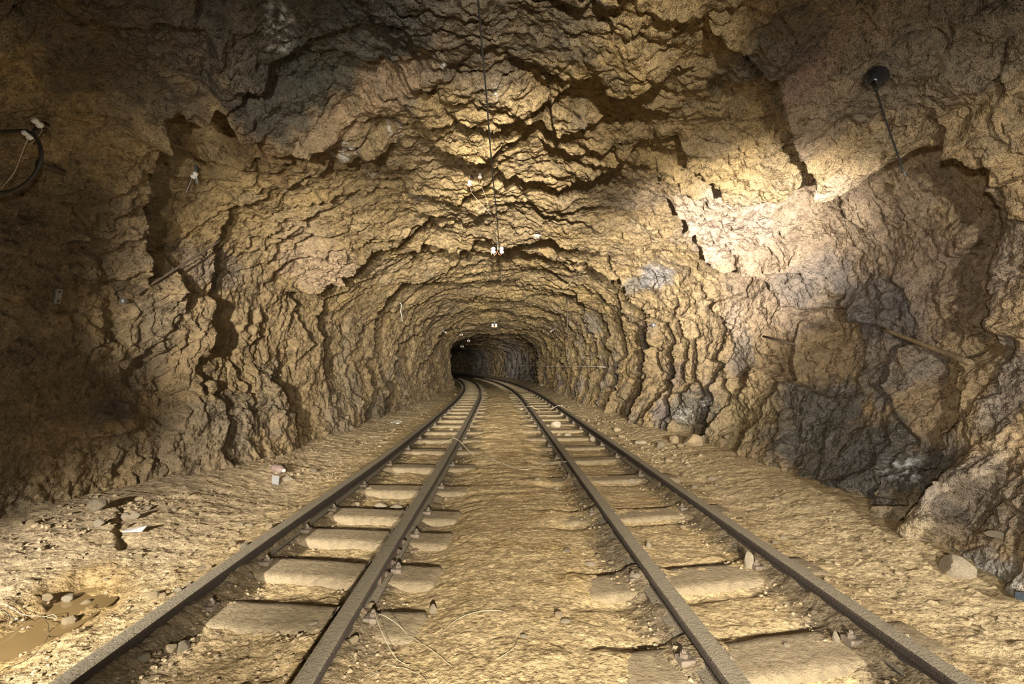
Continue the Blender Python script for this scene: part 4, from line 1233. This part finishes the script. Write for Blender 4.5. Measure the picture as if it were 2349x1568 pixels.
# right: black bell insulator with its hanger rod
p, n = surf(2010, 178)
d = p.y - .05
o0 = at_depth(2010, 178, d)
t = empty('insulator_bracket', o0, 'black bell insulator with a long thin rod on the upper right rock', 'insulator')
kk = d / F
ax = (local(at_depth(2001, 193, d - .03), o0) - local(at_depth(2021, 163, d + .02), o0)).normalized()
Mb = ax.to_track_quat('Z', 'Y').to_matrix().to_4x4()
link('bell', mesh('bell', *lathe([(.010, -.05), (.024, -.045), (.028, -.02), (.040, -.012), (.046, .0), (.044, .010), (.034, .016), (.032, .026), (.026, .034), (.020, .044), (.010, .050)], 28, Mb)), M_BLACKPORC, t)
seg('anchor_pin', [ax * -.17, ax * -.04], .016, M_RUST, t)
e0 = ax * .048
rod = smooth_path([e0, local(at_depth(2010, 208, d - .07), o0), local(at_depth(2040, 300, d - .10), o0), local(at_depth(2077, 404, d - .14), o0)], 8)
seg('hanger_rod', rod, .003, M_WIRE, t, 8)
seg('ferrule', [e0, local(at_depth(2010, 206, d - .07), o0)], .008, M_WIRE, t, 10)

# rods and pegs in the rock, one standing for a shaded groove
def clear_of_rock(p, q, gap):
    """end points of a straight rod on two sight lines, just touching the rock between them"""
    ya, yb = surf(*p)[0].y, surf(*q)[0].y
    k = 0.0
    for i in range(1, 10):
        f = i / 10
        s_ = surf(p[0] + (q[0] - p[0]) * f, p[1] + (q[1] - p[1]) * f)[0].y
        k = min(k, s_ - (ya + (yb - ya) * f))
    k = max(k, -.25)
    return at_depth(*p, ya + k * .8 - gap), at_depth(*q, yb + k * .8 - gap)
A, B = clear_of_rock((2026, 754), (2228, 832), .0)
pts = [A.lerp(B, k / 10) for k in range(11)]
tag(link('drill_rod_or_groove', mesh('drill_rod_or_groove', *tube(pts + [B + (B - A).normalized() * .012], [.011 + .006 * k / 10 for k in range(11)] + [.010], 14)), M_ROD), 'thick mud-coated rod lying slantwise on the right wall, round end to the right', 'rod')
A, B = clear_of_rock((309, 676), (508, 550), .012)  # dark rod put in for the shaded drill groove
tag(link('drill_rod_or_groove', mesh('drill_rod_or_groove', *tube([A.lerp(B, k / 8) for k in range(9)], .009, 10)), M_RUST), 'long dark rod standing in for the shaded half-barrel groove across the left wall recess', 'rod')
A, B = clear_of_rock((1752, 771), (1822, 789), .015)
t = tag(link('iron_bar', mesh('iron_bar', *tube([A, A.lerp(B, .5), B], .011, 8)), M_RUST), 'short dark iron bar with a pale wire end on the right wall', 'bar')
seg('pale_wire', smooth_path([A + Vector((.04, 0, .01)), A + Vector((-.01, 0, .016)), A + Vector((-.03, 0, -.02))], 5), .003, M_PALEWIRE, t, 5)
a, na = surf(1668, 1001)
A = at_depth(1663, 1003, a.y - .07)
tag(link('wooden_peg', mesh('wooden_peg', *tube([A, A + Vector((.08, .03, .02)), A + Vector((.20, .16, .05))], [.020, .024, .026], 14)), M_ROD), 'yellowish peg sticking out of the right wall above the big boulder', 'peg')
a, na = surf(1302, 690)
A = at_depth(1302, 690, a.y - .15) + Vector((0, 0, .12)); B = at_depth(1301, 762, a.y - .15)
tag(link('hanging_rod', mesh('hanging_rod', *tube([A, B], .012, 8)), M_RUST), 'dark straight rod hanging from the roof where it meets the right wall', 'rod')
# survey string along the far right wall
string = [(1069, 838.5), (1119, 838.8), (1147, 838.4), (1171, 839), (1191, 838.6), (1203, 838.2), (1216, 838.5), (1233, 837.8), (1251, 839.6), (1257, 841), (1300, 840), (1310, 841), (1340, 839.5), (1375, 840.5), (1392, 842)]
Q = []
for u, v in string:
    p, n = surf(u, v, 2.5)
    Q.append(at_depth(u, v, p.y) + n * .02)
tag(link('cord', mesh('cord', *tube(Q, .007, 6)), M_CORD), 'pale straight cord fixed along the far right wall at waist height', 'cord')
p, n = surf(919, 700)
Q = [at_depth(u, v, p.y - .06) for u, v in ((916, 690), (921, 700), (919, 713), (921, 722), (923, 737))]
tag(link('cord', mesh('cord', *tube(smooth_path(Q, 5), .0045, 6)), M_CORD), 'knotted white cord hanging on the left wall under the roof edge', 'cord')
# metal plate on the far left, bolts in the walls
p, n = surf(130, 679)
M = Matrix.Translation(at_depth(130, 679, p.y) + n * .006) @ n.to_track_quat('Z', 'X').to_matrix().to_4x4()
t = empty('wall_plate', at_depth(130, 679, p.y), 'small upright grey metal plate on the dark left wall', 'plate')
t.matrix_world = M
link('plate', mesh('plate', *bevel_box(.085, .035, .012, .003), smooth=False), M_ZINC, t)
link('screw', mesh('screw', *nut(Vector((.028, 0, .005)), (0, 0, 1), .007, .008)), M_RUST, t); link('screw', mesh('screw', *nut(Vector((-.028, 0, .005)), (0, 0, 1), .007, .008)), M_RUST, t)
def rock_bolt(u, v, label, s=1.0):
    p, n = surf(u, v)
    t = empty('rock_bolt', at_depth(u, v, p.y), label, 'bolt')
    t.rotation_mode = 'QUATERNION'; t.rotation_quaternion = n.to_track_quat('Z', 'X')
    link('washer', mesh('washer', *lathe([(.035 * s, -.05), (.037 * s, .006), (.03 * s, .012)], 14)), M_ZINC, t)
    link('nut', mesh('nut', *nut(Vector((0, 0, .01)), (0, 0, 1), .02 * s, .035 * s)), M_RUST, t)
rock_bolt(285, 690, 'grey rock bolt at the lower end of the long dark rod on the left wall', .6)
rock_bolt(1497, 746, 'dark rusty rock bolt on the right wall between the upright rock ribs', 1.0)
def wall_hook(u, v, s, label):
    p, n = surf(u, v)
    c = at_depth(u, v, p.y)
    t = empty('wall_hook', c, label, 'hook')
    seg('pin', [n * -.05, n * .08, n * .08 + Vector((s * .07, 0, -.03))], .012, M_ZINC, t)
    link('porcelain_insulator', mesh('porcelain_insulator', *bobbin(.7, Matrix.Translation(n * .08 + Vector((s * .07, 0, -.05))))), M_PORC, t)
wall_hook(1013, 755, 1, 'small hook and insulator at the upper left corner of the far tunnel mouth')
wall_hook(1273, 752, -1, 'small hook and insulator at the upper right corner of the far tunnel mouth')

# ------------------------------------------------------------------ litter
def on_ground(u, v, h):
    p = ground(u, v, .02)
    for _ in range(4): p = ground(u, v, fz(p[0], p[1]) + h)
    return Vector((p[0], p[1], fz(p[0], p[1]) + h))
c = on_ground(640, 1077, .035)
t = empty('plastic_bottle', c, 'small pinkish clear plastic bottle lying in the litter under the left wall', 'bottle')
t.rotation_euler = (math.pi / 2, 0, .9)
link('bottle_body', mesh('bottle_body', *lathe([(.01, -.09), (.032, -.085), (.034, -.06), (.031, -.03), (.034, 0), (.034, .03), (.020, .055), (.013, .065), (.013, .075)], 20)), M_GLASS, t)
link('bottle_cap', mesh('bottle_cap', *lathe([(.015, .072), (.015, .088), (.012, .09)], 16)), plain('white_cap', (.5, .48, .45), .4), t)
c = on_ground(632, 1103, .02)
tag(link('metal_scrap', mesh('metal_scrap', *bevel_box(.05, .11, .012, .003, Matrix.Translation(c) @ Euler((.5, .3, .6)).to_matrix().to_4x4()), smooth=False), plain('bright_tin', (.7, .7, .7), .3, .4)), 'shiny scrap of metal on the ground in front of the plastic bottle', 'scrap')
c = on_ground(307, 1218, .012)
V = [(-.05, -.015, 0), (.0, -.022, .006), (.05, -.01, 0), (.055, .014, .018), (.0, .02, .008), (-.045, .012, .004)]
V = [c + Vector(q) for q in V] + [c + Vector(q) + Vector((0, 0, .006)) for q in V]
tag(link('plastic_scrap', mesh('plastic_scrap', V, [(5, 4, 3, 2, 1, 0), (6, 7, 8, 9, 10, 11)] + [(i, (i + 1) % 6, (i + 1) % 6 + 6, i + 6) for i in range(6)], smooth=False), plain('dirty_white_sheet', (.46, .42, .38), .5)), 'crumpled whitish scrap lying beside the scar in the left dirt', 'scrap')
c = on_ground(2345, 1376, .03)
tag(link('steel_bar', mesh('steel_bar', *bevel_box(.16, .03, .024, .003, Matrix.Translation(c + Vector((.055, 0, .01))) @ Euler((0, .1, .15)).to_matrix().to_4x4()), smooth=False), plain('blue_grey_steel', (.10, .13, .17), .4, .5)), 'blue-grey flat steel bar poking in at the right edge above the mud', 'bar')
